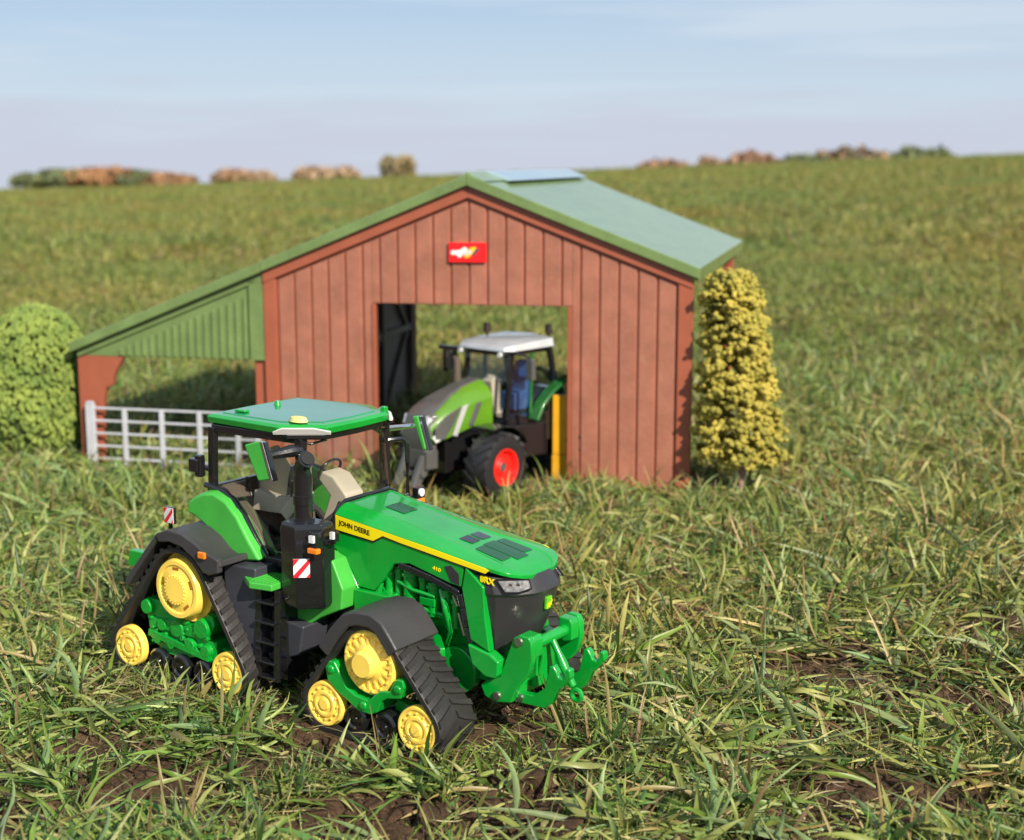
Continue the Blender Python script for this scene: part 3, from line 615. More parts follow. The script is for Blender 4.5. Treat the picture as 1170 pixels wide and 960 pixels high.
sp = G(); sp.prism([(XM-1.6,20.0),(XM-.3,20.45),(XM,20.62),(XM+.5,20.5),(XM+1.9,19.95),(XM+1.5,19.9),(XM,20.4),(XM-1.5,19.9)], 'y', 4.7, 32.9)
sp.build('ridge_light', M['sky_panel'], rf, .03)
# lean-to
lz = lambda x: 20.4-.392*(XM-x)
g = G(); g.prism([(-44.9,7.55),(-WID-.02,7.55),(-WID-.02,lz(-WID)-.5),(-44.9,lz(-44.9)-.5)], 'y', .0, .2)
ln = g.build('lean_to_gable', M['barngreen'], B)
g = G(); k = -43.2
while k < -31.2:
    t = lz(k)-1.9
    if t > 8.1: g.prism([(k-.17,7.6),(k+.17,7.6),(k+.12,t+.05),(k-.12,t-.05)], 'y', -.13, .01)
    k += .62
g.build('corrugation', M['barngreen'], ln, .06)
g = G(); g.prism([(-44.9,lz(-44.9)-1.25),(-WID,lz(-WID)-1.25),(-WID,lz(-WID)-.45),(-44.9,lz(-44.9)-.45)], 'y', -.2, -.001); g.box(-WID-1.15,-WID-.02,-.2,-.001,7.55,lz(-WID)-1.3)
g.build('gable_edge', M['barngreen'], ln, .05)
g = G(); g.prism([(-45.0,ZB-1),(-43.15,ZB-1),(-43.15,3.2),(-42.9,4.6),(-42.75,5.1),(-42.2,5.4),(-42.1,6.0),(-41.9,6.4),(-41.2,7.5),(-45.0,7.54)], 'y', .02, .5)
g.build('lean_to_post', M['trim'], B, .05)
G().prism([(-44.9,ZB-1),(-44.0,ZB-1),(-44.0,8.9),(-44.9,8.6)], 'y', D-.8, D-.2).build('lean_to_post', M['trim'], B, .05)
G().box(-WID-1.6,-WID-.6,6.0,6.6,ZB-1,12).build('inner_post', M['trim'], B, .04)
g = G(); g.box(-WID-.9,-WID-.03,.05,.6,ZB-1,7.5)
g.build('inner_post', M['trim'], B, .04)
# sign on the gable: red plate with white lettering marks, yellow disc halves and a grey bar
g = G(); g.box(-16.32,-13.72,-.34,-.17,14.62,15.95)
sg = g.build('barn_sign', plastic('sign_red', (.85,.012,.015), .3, .3, var=.03), B, .04)
X0, Z0, kx, kz = -16.32, 15.95, 2.60/42.0, 1.33/21.0      # sign-face units (42 x 21)
def sgp(pts, name, mat, h):
    G().prism([(X0+a*kx, Z0-b_*kz) for a, b_ in pts], 'y', -.345-h, -.343-h+.002).build(name, mat, sg)
sgp([(3,8.5),(13,8),(17,5),(20,5),(22,8),(20,9),(17,12),(14,15.5),(11,15.5),(9.5,13),(3,12.5)], 'white_mark', M['white'], .004)
sgp([(20,11),(22,8),(25,5),(30,4.5),(31.5,5.5),(27,12),(24,15),(20,16.5),(17.5,15)], 'yellow_mark', plastic('mark_yellow', (.85,.5,.02), .4), .008)
sgp([(14,12),(20,8.5),(27,8),(25,12),(18,13.5)], 'pale_mark', M['lamp'], .012)
sgp([(31.5,6.5),(36,6),(30,13),(25.5,13.5)], 'grey_mark', plastic('mark_grey', (.06,.06,.09), .4), .016)

# gate standing in front of the lean-to
gp = BM @ Vector((-44.2,-.5,-1.1))
GT = thing('field_gate', 'pale grey plastic field gate with six rails across the lean-to opening', 'gate', gp, BY)
H = 4.95
for k in range(6): G().bar((.6,0,.12+k*.94),(13.6,0,.12+k*.94),.15,.17).build('rail', M['gate'], GT, .04)
g = G(); g.box(0,.72,-.16,.16,-1.0,H+.2); g.box(.1,.62,-.2,.2,H+.2,H+.35); g.build('hinge_post', M['gate'], GT, .05)
for k in range(4): G().box(3.15+k*3.0-.17,3.15+k*3.0+.17,-.14,.14,-.4,H-.05).build('upright', M['gate'], GT, .04)
G().box(13.5,13.9,-.16,.16,-1.0,H+.1).build('closing_post', M['gate'], GT, .05)

# yellow blocks by the right hand jamb
yp = BM @ Vector((-8.75,.85,-.9))
YB = thing('yellow_block_stack', 'tall yellow stack of two plastic blocks inside the right side of the doorway', 'blocks', yp, BY)
G().box(-.62,.62,-.42,.25,0,2.5).build('lower_block', M['blockyellow'], YB, .06); G().box(-.58,.62,-.40,.25,2.53,6.6).build('upper_block', M['blockyellow'], YB, .06)

# ================================================================== WHEELED TRACTOR
T2 = thing('wheeled_tractor', 'lime green and dark grey toy tractor with red wheels parked in the barn doorway', 'tractor', (2.35,94.1,-.35), R(-139))
def wheel(name, c, r, w, rimr, parent, steer=0, lugs=18):
    x, y, z = c; s = 1 if y > 0 else -1; g = G()
    pr = [(rimr,-w/2),(rimr+.1,-w/2-.02),(r*.82,-w/2-.06),(r*.95,-w/2+.05),(r*.985,-w/2+.25),(r,0),(r*.985,w/2-.25),(r*.95,w/2-.05),(r*.82,w/2+.06),(rimr+.1,w/2+.02),(rimr,w/2)]
    g.lathe(pr, (0,0,0), 1, n=48, cap=False)
    for k in range(lugs):
        for half in (0, 1):
            a0 = 2*math.pi*(k+.5*half)/lugs; rr = []
            for t in (0,.4,1):
                yy = (w/2*.98)*t*(1 if half else -1)+(.06 if half else -.06); a = a0+.30*t
                rad = r*(.965-.03*t)
                rr.append([((rad+h)*math.cos(a+da), yy, (rad+h)*math.sin(a+da)) for da, h in ((-.05,-.05),(-.04,.17),(.04,.17),(.05,-.05))])
            g.loft(rr)
    M4 = Matrix.Translation(Vector(c)) @ Matrix.Rotation(steer, 4, 'Z')
    def ap(gg): gg.v = [tuple(M4 @ Vector(p)) for p in gg.v]; return gg
    tw = ap(g).build(name, M['tyre'], parent, 0, 30)
    g = G().lathe([(0,-.5),(.25,-.5),(.35,-.15),(rimr*.55,-.35),(rimr*.8,-.3),(rimr*.9,.05),(rimr,.1),(rimr+.04,0),(rimr+.04,-w+.3),(0,-w+.3)], (0,s*(w/2-.05),0), s, n=40)
    ap(g).build('rim', M['frred'], tw, 0, 30)
    g = G().lathe([(0,.05),(.28,.05),(.34,-.1),(.34,-.5),(0,-.5)], (0,s*(w/2-.25),0), s, n=20)
    ap(g).build('hub', M['fgrey'], tw)
    return tw
for s in (-1, 1):
    wheel('front_wheel', (.25,s*3.25,2.2), 2.2, 1.7, 1.22, T2, R(7))
    wheel('rear_wheel', (-9.4,s*3.3,3.0), 2.95, 2.0, 1.6, T2, 0, 20)
g = G(); g.box(-9.8,2.6,-1.0,1.0,1.7,4.2); g.cyl((.25,-3,2.2),(.25,3,2.2),.45); g.cyl((-9.4,-3,3.0),(-9.4,3,3.0),.6); g.box(-9.9,-5,-2.2,2.2,3.0,5.0)
g.box(-5.2,-1.6,1.2,2.6,2.2,4.4); g.box(-5.2,-1.6,-2.6,-1.2,2.2,4.4)
g.build('chassis', M['black'], T2, .08)
sec = []
for x, hw, zb, zs, zt_ in ((-1.0,1.75,4.6,6.9,7.5),(.8,1.7,4.6,6.6,7.15),(2.4,1.6,4.2,6.1,6.6),(3.5,1.45,3.9,5.6,6.0),(4.1,1.25,3.8,5.1,5.5)):
    sec.append([(x,-hw,zb),(x,-hw,zs-.4),(x,-hw*.8,zs+.1),(x,-hw*.35,zt_),(x,hw*.35,zt_),(x,hw*.8,zs+.1),(x,hw,zs-.4),(x,hw,zb)])
hd = G().loft(sec).build('bonnet', M['fgreen'], T2, .12, 30)
sec = []
for x, hw, zt_ in ((-.9,.62,7.55),(.8,.68,7.2),(1.8,.85,6.86),(2.8,1.15,6.42),(3.5,1.25,6.02),(4.0,1.2,5.62)):
    sec.append([(x,-hw,zt_-.12),(x,-hw*.8,zt_+.02),(x,hw*.8,zt_+.02),(x,hw,zt_-.12)])
G().loft(sec).build('bonnet_top_panel', M['fgrey'], hd, .05)
g = G().loft([[(3.6,-1.35,3.2),(4.3,-.9,3.0),(4.3,.9,3.0),(3.6,1.35,3.2)],[(3.7,-1.45,4.6),(4.55,-1.0,4.5),(4.55,1.0,4.5),(3.7,1.45,4.6)],[(3.4,-1.3,5.7),(4.2,-.9,5.7),(4.2,.9,5.7),(3.4,1.3,5.7)]])
g.build('nose_grille', M['fgrey'], T2, .12)
for s in (-1, 1):
    G().prism([(3.0,4.3),(3.9,3.95),(4.2,4.3),(3.4,4.9)], 'y', s*1.5, s*1.62).build('headlight', M['lens'], T2, .04)
    G().prism([(3.8,5.4),(4.2,5.2),(4.3,5.0),(4.1,5.6)], 'y', s*.75, s*1.2).build('headlight', M['lens'], T2, .03)
    G().prism([(1.7,6.1),(3.1,5.6),(4.0,4.9),(4.0,4.2),(3.2,4.1),(2.5,4.9)], 'y', s*1.56, s*1.66).build('grey_cheek', M['fgrey'], T2, .04)
    G().prism([(1.2,6.2),(1.7,6.1),(2.6,4.3),(2.2,4.2)], 'y', s*1.66, s*1.74).build('side_slash', M['fsilver'], T2, .03)
    G().prism([(.0,6.2),(.5,6.2),(1.2,4.8),(.8,4.7)], 'y', s*1.7, s*1.77).build('side_vent', M['fgrey'], T2, .03)
    # front mudguard and rear fender
    pf = [(-1.9,3.6),(-1.5,4.3),(-.6,4.8),(.3,4.95),(1.2,4.8)]
    G().prism(shell(pf,0,0,.12), 'y', s*2.4, s*4.1).build('front_mudguard', M['black'], T2, .04)
    pf = [(-12.3,4.5),(-11.6,5.9),(-10.4,6.9),(-9.2,7.3),(-7.6,7.4),(-6.3,7.1),(-5.2,6.5),(-4.3,5.7),(-3.7,4.7)]
    G().prism(shell(pf,0,0,.25), 'y', s*2.18, s*3.1).build('rear_fender', M['fdgreen'], T2, .08)
g = G()
for s in (-1, 1):
    g.bar((-1.9,s*2.0,4.8),(-2.3,s*2.1,9.3),.3,.3); g.bar((-6.3,s*2.2,6.8),(-5.7,s*2.2,9.4),.3,.35); g.bar((-2.3,s*2.1,9.2),(-5.7,s*2.2,9.35),.25,.3)
    g.bar((-3.0,s*2.1,4.4),(-2.9,s*2.1,5.1),.4,.3)
g.box(-6.2,-2.0,-2.1,2.1,4.3,4.9); g.bar((-2.3,-2.1,9.2),(-2.3,2.1,9.2),.3,.35); g.box(-6.4,-5.6,-2.2,2.2,4.8,6.6)
g.bar((-1.7,-4.3,9.15),(-1.7,2.4,9.25),.3,.3); g.bar((-2.0,-3.0,9.2),(-2.0,-3.0,8.3),.12,.12); g.bar((-2.2,-4.3,9.1),(-2.2,-4.3,7.4),.25,.3); g.box(-5.9,-2.2,-2.1,2.1,9.05,9.3)
g.build('cab_frame', M['black'], T2, .04)
for s in (-1, 1):
    G().prism([(-2.05,5.0),(-2.35,9.1),(-5.7,9.2),(-6.2,6.8),(-5.2,5.2),(-4.6,4.9)], 'y', s*2.13, s*2.13, None, True).build('side_window', M['glass'], T2)
    G().bar((-3.9,s*2.25,5.0),(-4.05,s*2.25,9.1),.14,.22).build('door_edge', M['fdgreen'], T2, .03)
G().add([(-1.75,-2.0,7.2),(-1.75,2.0,7.2),(-2.2,2.05,9.1),(-2.2,-2.05,9.1)], [(0,1,2,3)]).build('windscreen', M['glass'], T2)
rf2 = G().loft([[(-1.5,-2.2,9.35),(-1.35,0,9.35),(-1.5,2.2,9.35),(-2.2,2.6,9.35),(-5.9,2.5,9.4),(-6.5,0,9.4),(-5.9,-2.5,9.4),(-2.2,-2.6,9.35)],[(-1.6,-2.1,9.6),(-1.45,0,9.65),(-1.6,2.1,9.6),(-2.2,2.5,9.75),(-5.9,2.4,9.95),(-6.4,0,10.0),(-5.9,-2.4,9.95),(-2.2,-2.5,9.75)],[(-2.4,-1.6,9.85),(-2.3,0,9.9),(-2.4,1.6,9.85),(-2.9,1.9,9.95),(-5.6,1.9,10.1),(-6.0,0,10.1),(-5.6,-1.9,10.1),(-2.9,-1.9,9.95)]])
rf2 = rf2.build('cab_roof', M['fwhite'], T2, .05, 25)
for s in (-1, 1):
    G().cyl((-1.5,s*1.9,9.15),(-1.35,s*1.9,9.15),.17,.17,14).build('work_lamp', M['lens'], rf2)
    mm = G().box(-2.5,-2.1,s*3.6,s*4.2,7.6,9.0).build('mirror', M['fgrey'], T2, .08)
    G().tube([(-2.2,s*2.1,9.2),(-2.2,s*3.4,9.2),(-2.2,s*3.9,9.0)], .08).build('mirror_arm', M['black'], mm)
for x, y in ((-3.9,-1.9),(-6.0,1.9)):
    bc = G().cyl((x,y,9.6),(x,y,10.2),.1).cyl((x,y,10.2),(x,y,10.8),.26,.22,14).build('beacon', plastic_cache('beacon_dark', (.02,.008,.008)), T2)
g = G().tube([(-1.5,-2.35,4.6),(-1.5,-2.35,6.3),(-1.5,-2.35,8.3),(-1.4,-2.35,8.7)], [.3,.3,.26,.24], 12); g.build('exhaust_stack', M['brown'], T2)
g = G(); g.loft([[(-5.4,-.7,5.0),(-4.0,-.7,5.0),(-4.0,-.7,6.2),(-5.0,-.7,6.3),(-5.2,-.6,8.2),(-5.6,-.6,8.2)],[(-5.4,.7,5.0),(-4.0,.7,5.0),(-4.0,.7,6.2),(-5.0,.7,6.3),(-5.2,.6,8.2),(-5.6,.6,8.2)]])
sse = g.build('driver_seat', M['navy'], T2, .1); G().box(-5.2,-4.9,.1,1.0,7.2,8.4).build('seat_back_pad', M['bluebright'], sse, .06)
G().prism([(-3.0,4.9),(-2.2,4.9),(-2.0,7.2),(-2.5,7.6),(-2.9,7.3)], 'y', -.5, .5).build('dashboard', M['beige'], T2, .08)
g = G()
for s in (-1, 1):
    g.prism([(3.8,3.3),(4.5,3.1),(5.4,1.2),(5.1,.8),(4.2,1.9),(3.6,2.4)], 'y', s*.6, s*1.0)
g.box(3.4,4.4,-1.2,1.2,2.2,3.4); g.bar((4.6,-1.2,1.9),(4.6,1.2,1.9),.4,.3)
g.build('front_linkage', M['fgrey'], T2, .05)

# ================================================================== MODEL TREES
def leafmat(name, base, base2, rough=.7, dark=None, scale=60):
    m, nt, N, L = newmat(name)
    out = N('ShaderNodeOutputMaterial'); b = N('ShaderNodeBsdfPrincipled'); L(b.outputs[0], out.inputs[0])
    tc = N('ShaderNodeTexCoord'); n = N('ShaderNodeTexNoise'); n.inputs['Scale'].default_value = scale; n.inputs['Detail'].default_value = 4; L(tc.outputs['Object'], n.inputs['Vector'])
    cr = N('ShaderNodeValToRGB'); cr.color_ramp.elements[0].position = .35; cr.color_ramp.elements[1].position = .68
    cr.color_ramp.elements[0].color = (*base, 1); cr.color_ramp.elements[1].color = (*base2, 1); L(n.outputs[0], cr.inputs[0]); L(cr.outputs[0], b.inputs['Base Color'])
    b.inputs['Roughness'].default_value = rough
    return m
M['bark'] = plastic('trunk_pink_brown', (.36,.22,.2), .7)
M['flock_y'] = leafmat('yellow_flock', (.22,.205,.03), (.50,.40,.065), .8, scale=70)
M['flock_g'] = leafmat('green_flock', (.11,.17,.03), (.24,.30,.055), .8, scale=70)
def ico(sub=1):
    bm = bmesh.new(); bmesh.ops.create_icosphere(bm, subdivisions=sub, radius=1); v = np.array([p.co[:] for p in bm.verts]); f = [tuple(q.index for q in t.verts) for t in bm.faces]; bm.free(); return v, f
ICO = ico(1); ICO2 = ico(2)
def crown(name, items, mat, parent, jitter=.12):
    V, F = [], []; v0, f0 = ICO2; o = 0
    for c, ax3, rot in items:
        q = v0*(1+rng.normal(0, jitter, (len(v0),1))); q = (q*ax3) @ rot.T + c
        V.append(q); F += [tuple(i+o for i in f) for f in f0]; o += len(v0)
    g = G(); g.v = [tuple(p) for p in np.vstack(V)]; g.f = F
    return g.build(name, mat, parent, 0, 80)
def frame(z, x):
    z = z/np.linalg.norm(z); y = np.cross(z, x); y /= np.linalg.norm(y); x = np.cross(y, z); return np.stack([x, y, z], 1)
# conical golden tree: tiers of knobbly flock
t = thing('golden_conifer', 'golden yellow knobbly model conifer standing at the right corner of the barn', 'tree', (20.4,92.3,-.9))
G().tube([(0,0,-.5),(0.05,0,1.6),(0,0,6),(-.3,0,12)], [.33,.27,.22,.12], 10).build('trunk', M['bark'], t)
items = []
for k in range(1000):
    h = rng.uniform(0, 1); zc = 2.6+h*12.35
    tier = .82+.24*abs(math.sin(h*13.0/1.5*math.pi))
    rad = (2.95-1.5*h)*tier*(1 if h > .05 else .8)
    if h > .93: rad *= math.sqrt(max(0, (1-h)/.07))*.6+.4
    a = rng.uniform(0, 2*math.pi); u = 1-.5*rng.random()**2.2; lean = -1.05*h
    c = np.array([math.cos(a)*rad*u+lean, math.sin(a)*rad*u, zc])
    if mn.noise(Vector((c[0]*.8, c[1]*.8, c[2]*.9+7))) < -.18 and u > .75: continue
    for q in range(int(rng.integers(7, 13))):
        d = rng.normal(0, 1, 3); d /= np.linalg.norm(d); sz = rng.uniform(.11, .20)
        items.append((c+d*rng.uniform(.1,.42)*np.array([1,1,.7]), np.array([sz, sz, sz*rng.uniform(.7,1.1)]), np.eye(3)))
crown('crown', items, M['flock_y'], t, .16)
# dense rounded shrub: tufts pointing out and down
t = thing('rounded_shrub', 'rounded lime green model shrub behind the left end of the lean-to', 'shrub', (-29.8,109,-1.2))
G().tube([(0,0,-.5),(0,0,2),(0,0,8)], [.9,.7,.3], 10).build('trunk', M['bark'], t)
items = []; nN = 3000
for k in range(nN):
    w = rng.uniform(-.86, 1); a = rng.uniform(0, 2*math.pi); rr = math.sqrt(1-w*w)
    zc = 6.3+5.85*w; prof = 3.75*(1-abs(w)**3.2)**.5
    c0 = np.array([math.cos(a)*prof, math.sin(a)*prof, zc])
    nrm = np.array([math.cos(a)*rr, math.sin(a)*rr, w*.6]); nrm /= np.linalg.norm(nrm)
    q = mn.noise(Vector(c0*.55)); c = c0*np.array([1+.05*q, 1+.05*q, 1]) - nrm*rng.uniform(0,.35)
    d = nrm*.5+np.array([math.cos(a)*.2+.5*mn.noise(Vector(c0*.3+Vector((9,0,0)))) if 0 else .25*rng.normal(), .25*rng.normal(), -.75])
    fr = frame(d, np.array([1.,0,.1])); s_ = rng.uniform(.15,.2)
    items.append((c, np.array([s_, s_*.9, s_*rng.uniform(1.4,2.5)]), fr))
core = G().lathe([(0,0),(2.6,.3),(3.25,2.5),(3.35,5),(3.2,7.5),(2.5,9.9),(1.2,11.2),(0,11.4)], (0,0,.6), 1, 'z', 28)
cr_ = crown('foliage', items, M['flock_g'], t, .1)
core.build('foliage_core', leafmat('shrub_core', (.04,.06,.012), (.07,.09,.02), .9), cr_)

# ================================================================== GROUND
def fbm(x, y, s, o=4): return mn.fractal(Vector((x*s, y*s, 3.3)), 1.0, 2.0, o)
PATCH = [(-13.4,50.2,2.0,1.2),(-9.2,48.6,2.0,1.0),(-10.6,46.0,3.2,1.4),(-4.5,48.3,2.2,1.2),(-2.2,44.2,3.2,1.4),(1.8,43.2,3,1.3),(4.2,45.4,2.6,1.1),(16.1,57.9,3.6,2.6),(15.4,65.5,2.5,1.3),(14.5,45.6,3.0,1.8),(13.7,50.4,1.8,1.2),(-14.5,44.0,2.0,1.4),(11.4,67.0,1.8,1.2),(21,54,3.2,2.0),(18.5,44.5,2.4,1.6),(26,63,4,2.4),(-24,62,3,2),(10,41.5,3,1.4)]
def dirt(x, y):
    v = 0
    for a, b, rx, ry in PATCH:
        rx *= 1.05; ry *= 1.05
        d = ((x-a)/rx)**2+((y-b)/ry)**2
        if d < 5: v = max(v, math.exp(-d*.9))
    return v
def height(x, y):
    r = math.hypot(x, y+30)-30
    z = -.15
    tx = (x+9.7)*.7884-(y-60.96)*.6152; ty = (x+9.7)*.6152+(y-60.96)*.7884
    near = math.exp(-((tx-8)/13)**4-(ty/8)**4); z += .62*near
    sm = min(max((y-68)/22, 0), 1); sm = sm*sm*(3-2*sm); z -= .55*sm
    if y > 100: z += .0014*min(y-100, 120)*0
    k = x+.3*y-60
    if k > 0 and y > 0: z += .0242*(k*k/(k+140))*1.08*min(1, y/300)
    if r < 400: z += (.34*fbm(x, y, .22)+.16*fbm(x+50, y, .75, 3))*min(1, max(.15, 1-near*.7))
    else: z += 1.1*fbm(x, y, .012)
    z += .5*fbm(x, y, .03, 2)*min(1, max(0, (y-130)/60))
    z -= dirt(x, y)*.35
    R0 = 2500
    q = min(max((r-500)/1800, 0), 1); z -= 15.5*q*q*(3-2*q)
    if r > R0: q = r-R0; z = z - .016*q*(q/(q+1500)) - (0 if q < 1 else 0)
    if r > R0*1.2 and k > 0: z -= .0242*(k*k/(k+140))*1.08*min(1, (r-R0*1.2)/6000)
    return z
nr = 720; AN = list(np.linspace(R(-72), R(72), 380))+list(np.linspace(R(72), R(288), 50))[1:]; na = len(AN); V = []; r0, r1 = 8.0, 40000.0
rads = r0*(r1/r0)**(np.linspace(0, 1, nr)); 
for r in rads:
    for a in AN:
        x = (r)*math.sin(a); y = r*math.cos(a)-2; V.append((x, y, height(x, y) if r < 9000 else height(x, y)))
Fc = [(i*na+j, i*na+j+1, (i+1)*na+j+1, (i+1)*na+j) for i in range(nr-1) for j in range(na-1)]
# behind the camera: a plain apron so the sheet also closes there
m, nt, N, L = newmat('field_soil')
out = N('ShaderNodeOutputMaterial'); b = N('ShaderNodeBsdfPrincipled'); L(b.outputs[0], out.inputs[0]); tc = N('ShaderNodeTexCoord')
def noise_node(sc_, det=6, ro=.6):
    n = N('ShaderNodeTexNoise'); n.inputs['Scale'].default_value = sc_; n.inputs['Detail'].default_value = det; n.inputs['Roughness'].default_value = ro; L(tc.outputs['Object'], n.inputs['Vector']); return n
n1 = noise_node(45, 8, .65); n2 = noise_node(650, 8, .8); n3 = noise_node(3, 8, .7); n4 = noise_node(.35, 4)
c1 = N('ShaderNodeValToRGB'); e = c1.color_ramp.elements; e[0].position = .3; e[0].color = (.05,.03,.02,1); e[1].position = .72; e[1].color = (.27,.165,.10,1); L(n1.outputs[0], c1.inputs[0])
c2 = N('ShaderNodeValToRGB'); e = c2.color_ramp.elements; e[0].position = .32; e[0].color = (.08,.08,.025,1); e[1].position = .66; e[1].color = (.30,.27,.09,1)
e2 = c2.color_ramp.elements.new(.5); e2.color = (.18,.18,.05,1); L(n3.outputs[0], c2.inputs[0])
pos = N('ShaderNodeSeparateXYZ'); L(tc.outputs['Object'], pos.inputs[0]); mr = N('ShaderNodeMapRange'); mr.inputs['From Min'].default_value = 1.0; mr.inputs['From Max'].default_value = 3.5; L(pos.outputs['Y'], mr.inputs['Value'])
mx = N('ShaderNodeMixRGB'); L(mr.outputs[0], mx.inputs[0]); L(c1.outputs[0], mx.inputs[1]); L(c2.outputs[0], mx.inputs[2]); L(mx.outputs[0], b.inputs['Base Color'])
b.inputs['Roughness'].default_value = .95; b.inputs['Specular IOR Level'].default_value = .15
bp = N('ShaderNodeBump'); bp.inputs['Distance'].default_value = .004; bp.inputs['Strength'].default_value = .9; L(n2.outputs[0], bp.inputs['Height'])
bp2 = N('ShaderNodeBump'); bp2.inputs['Distance'].default_value = .012; bp2.inputs['Strength'].default_value = .7; L(n1.outputs[0], bp2.inputs['Height']); L(bp.outputs[0], bp2.inputs['Normal']); L(bp2.outputs[0], b.inputs['Normal'])
M['soil'] = m
g = G(); g.v = V; g.f = Fc
o0 = len(V); 
gr = g.build('ground', M['soil'], None, 0, 180); tag(gr, kind='structure')

# soil clods
def inst_object(name, pts, rot, scl, idx, protos, label, cat, mat=None):
    col = bpy.data.collections.new(name+'_shapes')
    for p in protos: col.objects.link(p)
    me = bpy.data.meshes.new(name); me.from_pydata([tuple(p) for p in pts], [], [])
    a = me.attributes.new('rot', 'FLOAT_VECTOR', 'POINT'); a.data.foreach_set('vector', np.asarray(rot, dtype=np.float32).ravel())
    a = me.attributes.new('scl', 'FLOAT_VECTOR', 'POINT'); a.data.foreach_set('vector', np.asarray(scl, dtype=np.float32).ravel())
    a = me.attributes.new('idx', 'INT', 'POINT'); a.data.foreach_set('value', np.asarray(idx, dtype=np.int32))
    o = bpy.data.objects.new(name, me); COL.objects.link(o); tag(o, label, cat, kind='stuff')
    ng = bpy.data.node_groups.new(name+'_scatter', 'GeometryNodeTree')
    ng.interface.new_socket('Geometry', in_out='INPUT', socket_type='NodeSocketGeometry'); ng.interface.new_socket('Geometry', in_out='OUTPUT', socket_type='NodeSocketGeometry')
    n = ng.nodes.new; l = ng.links.new
    gi, go = n('NodeGroupInput'), n('NodeGroupOutput'); ci = n('GeometryNodeCollectionInfo'); ci.inputs['Collection'].default_value = col
    ci.inputs['Separate Children'].default_value = True; ci.inputs['Reset Children'].default_value = True
    ip = n('GeometryNodeInstanceOnPoints'); ip.inputs['Pick Instance'].default_value = True
    def attr(nm, ty):
        q = n('GeometryNodeInputNamedAttribute'); q.data_type = ty; q.inputs['Name'].default_value = nm; return q.outputs[0]
    l(gi.outputs[0], ip.inputs['Points']); l(ci.outputs[0], ip.inputs['Instance']); l(attr('idx','INT'), ip.inputs['Instance Index'])
    l(attr('rot','FLOAT_VECTOR'), ip.inputs['Rotation']); l(attr('scl','FLOAT_VECTOR'), ip.inputs['Scale']); l(ip.outputs[0], go.inputs[0])
    md = o.modifiers.new('scatter', 'NODES'); md.node_group = ng
    return o
protos = []
for k in range(6):
    v, f = ICO2; q = np.array([p*(1+.45*mn.noise(Vector(p)*1.3+Vector((k*5,0,0)))+.2*mn.noise(Vector(p)*3.5+Vector((k*3,1,0)))) for p in v])
    me = bpy.data.meshes.new('clod%02d' % k); me.from_pydata([tuple(p*S) for p in q*np.array([1,.85,.6])], [], f); me.materials.append(M['soil']); protos.append(bpy.data.objects.new('clod%02d' % k, me))
pts, rot, scl, idx = [], [], [], []
tries = 0
while len(pts) < 9000 and tries < 200000:
    tries += 1; y = 38+90*rng.random()**2; x = rng.uniform(-.45, .52)*y; d = dirt(x, y)
    if rng.random() > .06+d: continue
    s_ = min(.8, .05+rng.exponential(.10)); pts.append((x*S, y*S, (height(x, y)+s_*.1)*S)); rot.append((rng.uniform(0,.5), rng.uniform(0,.5), rng.uniform(0,6.28))); scl.append((s_,s_,s_)); idx.append(rng.integers(0,6))
inst_object('soil_clods', pts, rot, scl, idx, protos, 'brown crumbly soil clods in the bare patches between the grass', 'soil')

# ------------------------------------------------------------------ grass
m, nt, N, L = newmat('grass_blade')
out = N('ShaderNodeOutputMaterial'); b = N('ShaderNodeBsdfPrincipled'); tl = N('ShaderNodeBsdfTranslucent'); mxs = N('ShaderNodeMixShader'); at_ = N('ShaderNodeAttribute'); at_.attribute_name = 'tint'
ge = N('ShaderNodeNewGeometry'); nz = N('ShaderNodeTexNoise'); nz.inputs['Scale'].default_value = 1.1; nz.inputs['Detail'].default_value = 7; nz.inputs['Roughness'].default_value = .65; L(ge.outputs['Position'], nz.inputs['Vector'])
cr = N('ShaderNodeValToRGB'); e = cr.color_ramp.elements; e[0].position = .38; e[0].color = (.74,.92,.76,1); e[1].position = .62; e[1].color = (1.18,.92,.75,1); eb = cr.color_ramp.elements.new(.5); eb.color = (1,.97,.85,1); L(nz.outputs[0], cr.inputs[0])
mu = N('ShaderNodeMixRGB'); mu.blend_type = 'MULTIPLY'; mu.inputs[0].default_value = 1; L(at_.outputs['Color'], mu.inputs[1]); L(cr.outputs[0], mu.inputs[2])
nf = N('ShaderNodeTexNoise'); nf.inputs['Scale'].default_value = 300; L(ge.outputs['Position'], nf.inputs['Vector']); mf = N('ShaderNodeMapRange'); mf.inputs['To Min'].default_value = .75; mf.inputs['To Max'].default_value = 1.25; L(nf.outputs[0], mf.inputs[0])
m3 = N('ShaderNodeVectorMath'); m3.operation = 'SCALE'; L(mu.outputs[0], m3.inputs[0]); L(mf.outputs[0], m3.inputs['Scale'])
L(m3.outputs[0], b.inputs['Base Color']); L(m3.outputs[0], tl.inputs[0]); b.inputs['Roughness'].default_value = .42; b.inputs['Specular IOR Level'].default_value = .45
mxs.inputs[0].default_value = .25; L(b.outputs[0], mxs.inputs[1]); L(tl.outputs[0], mxs.inputs[2]); L(mxs.outputs[0], out.inputs[0])
M['blade'] = m
TINTS = [((.185,.27,.055),5),((.28,.32,.085),6),((.40,.41,.15),5),((.11,.21,.06),3.5),((.52,.44,.22),2.0),((.36,.27,.12),1.2),((.06,.12,.03),2),((.24,.14,.08),.6),((.27,.35,.16),3)]
TW = np.array([w for _, w in TINTS]); TW = TW/TW.sum()
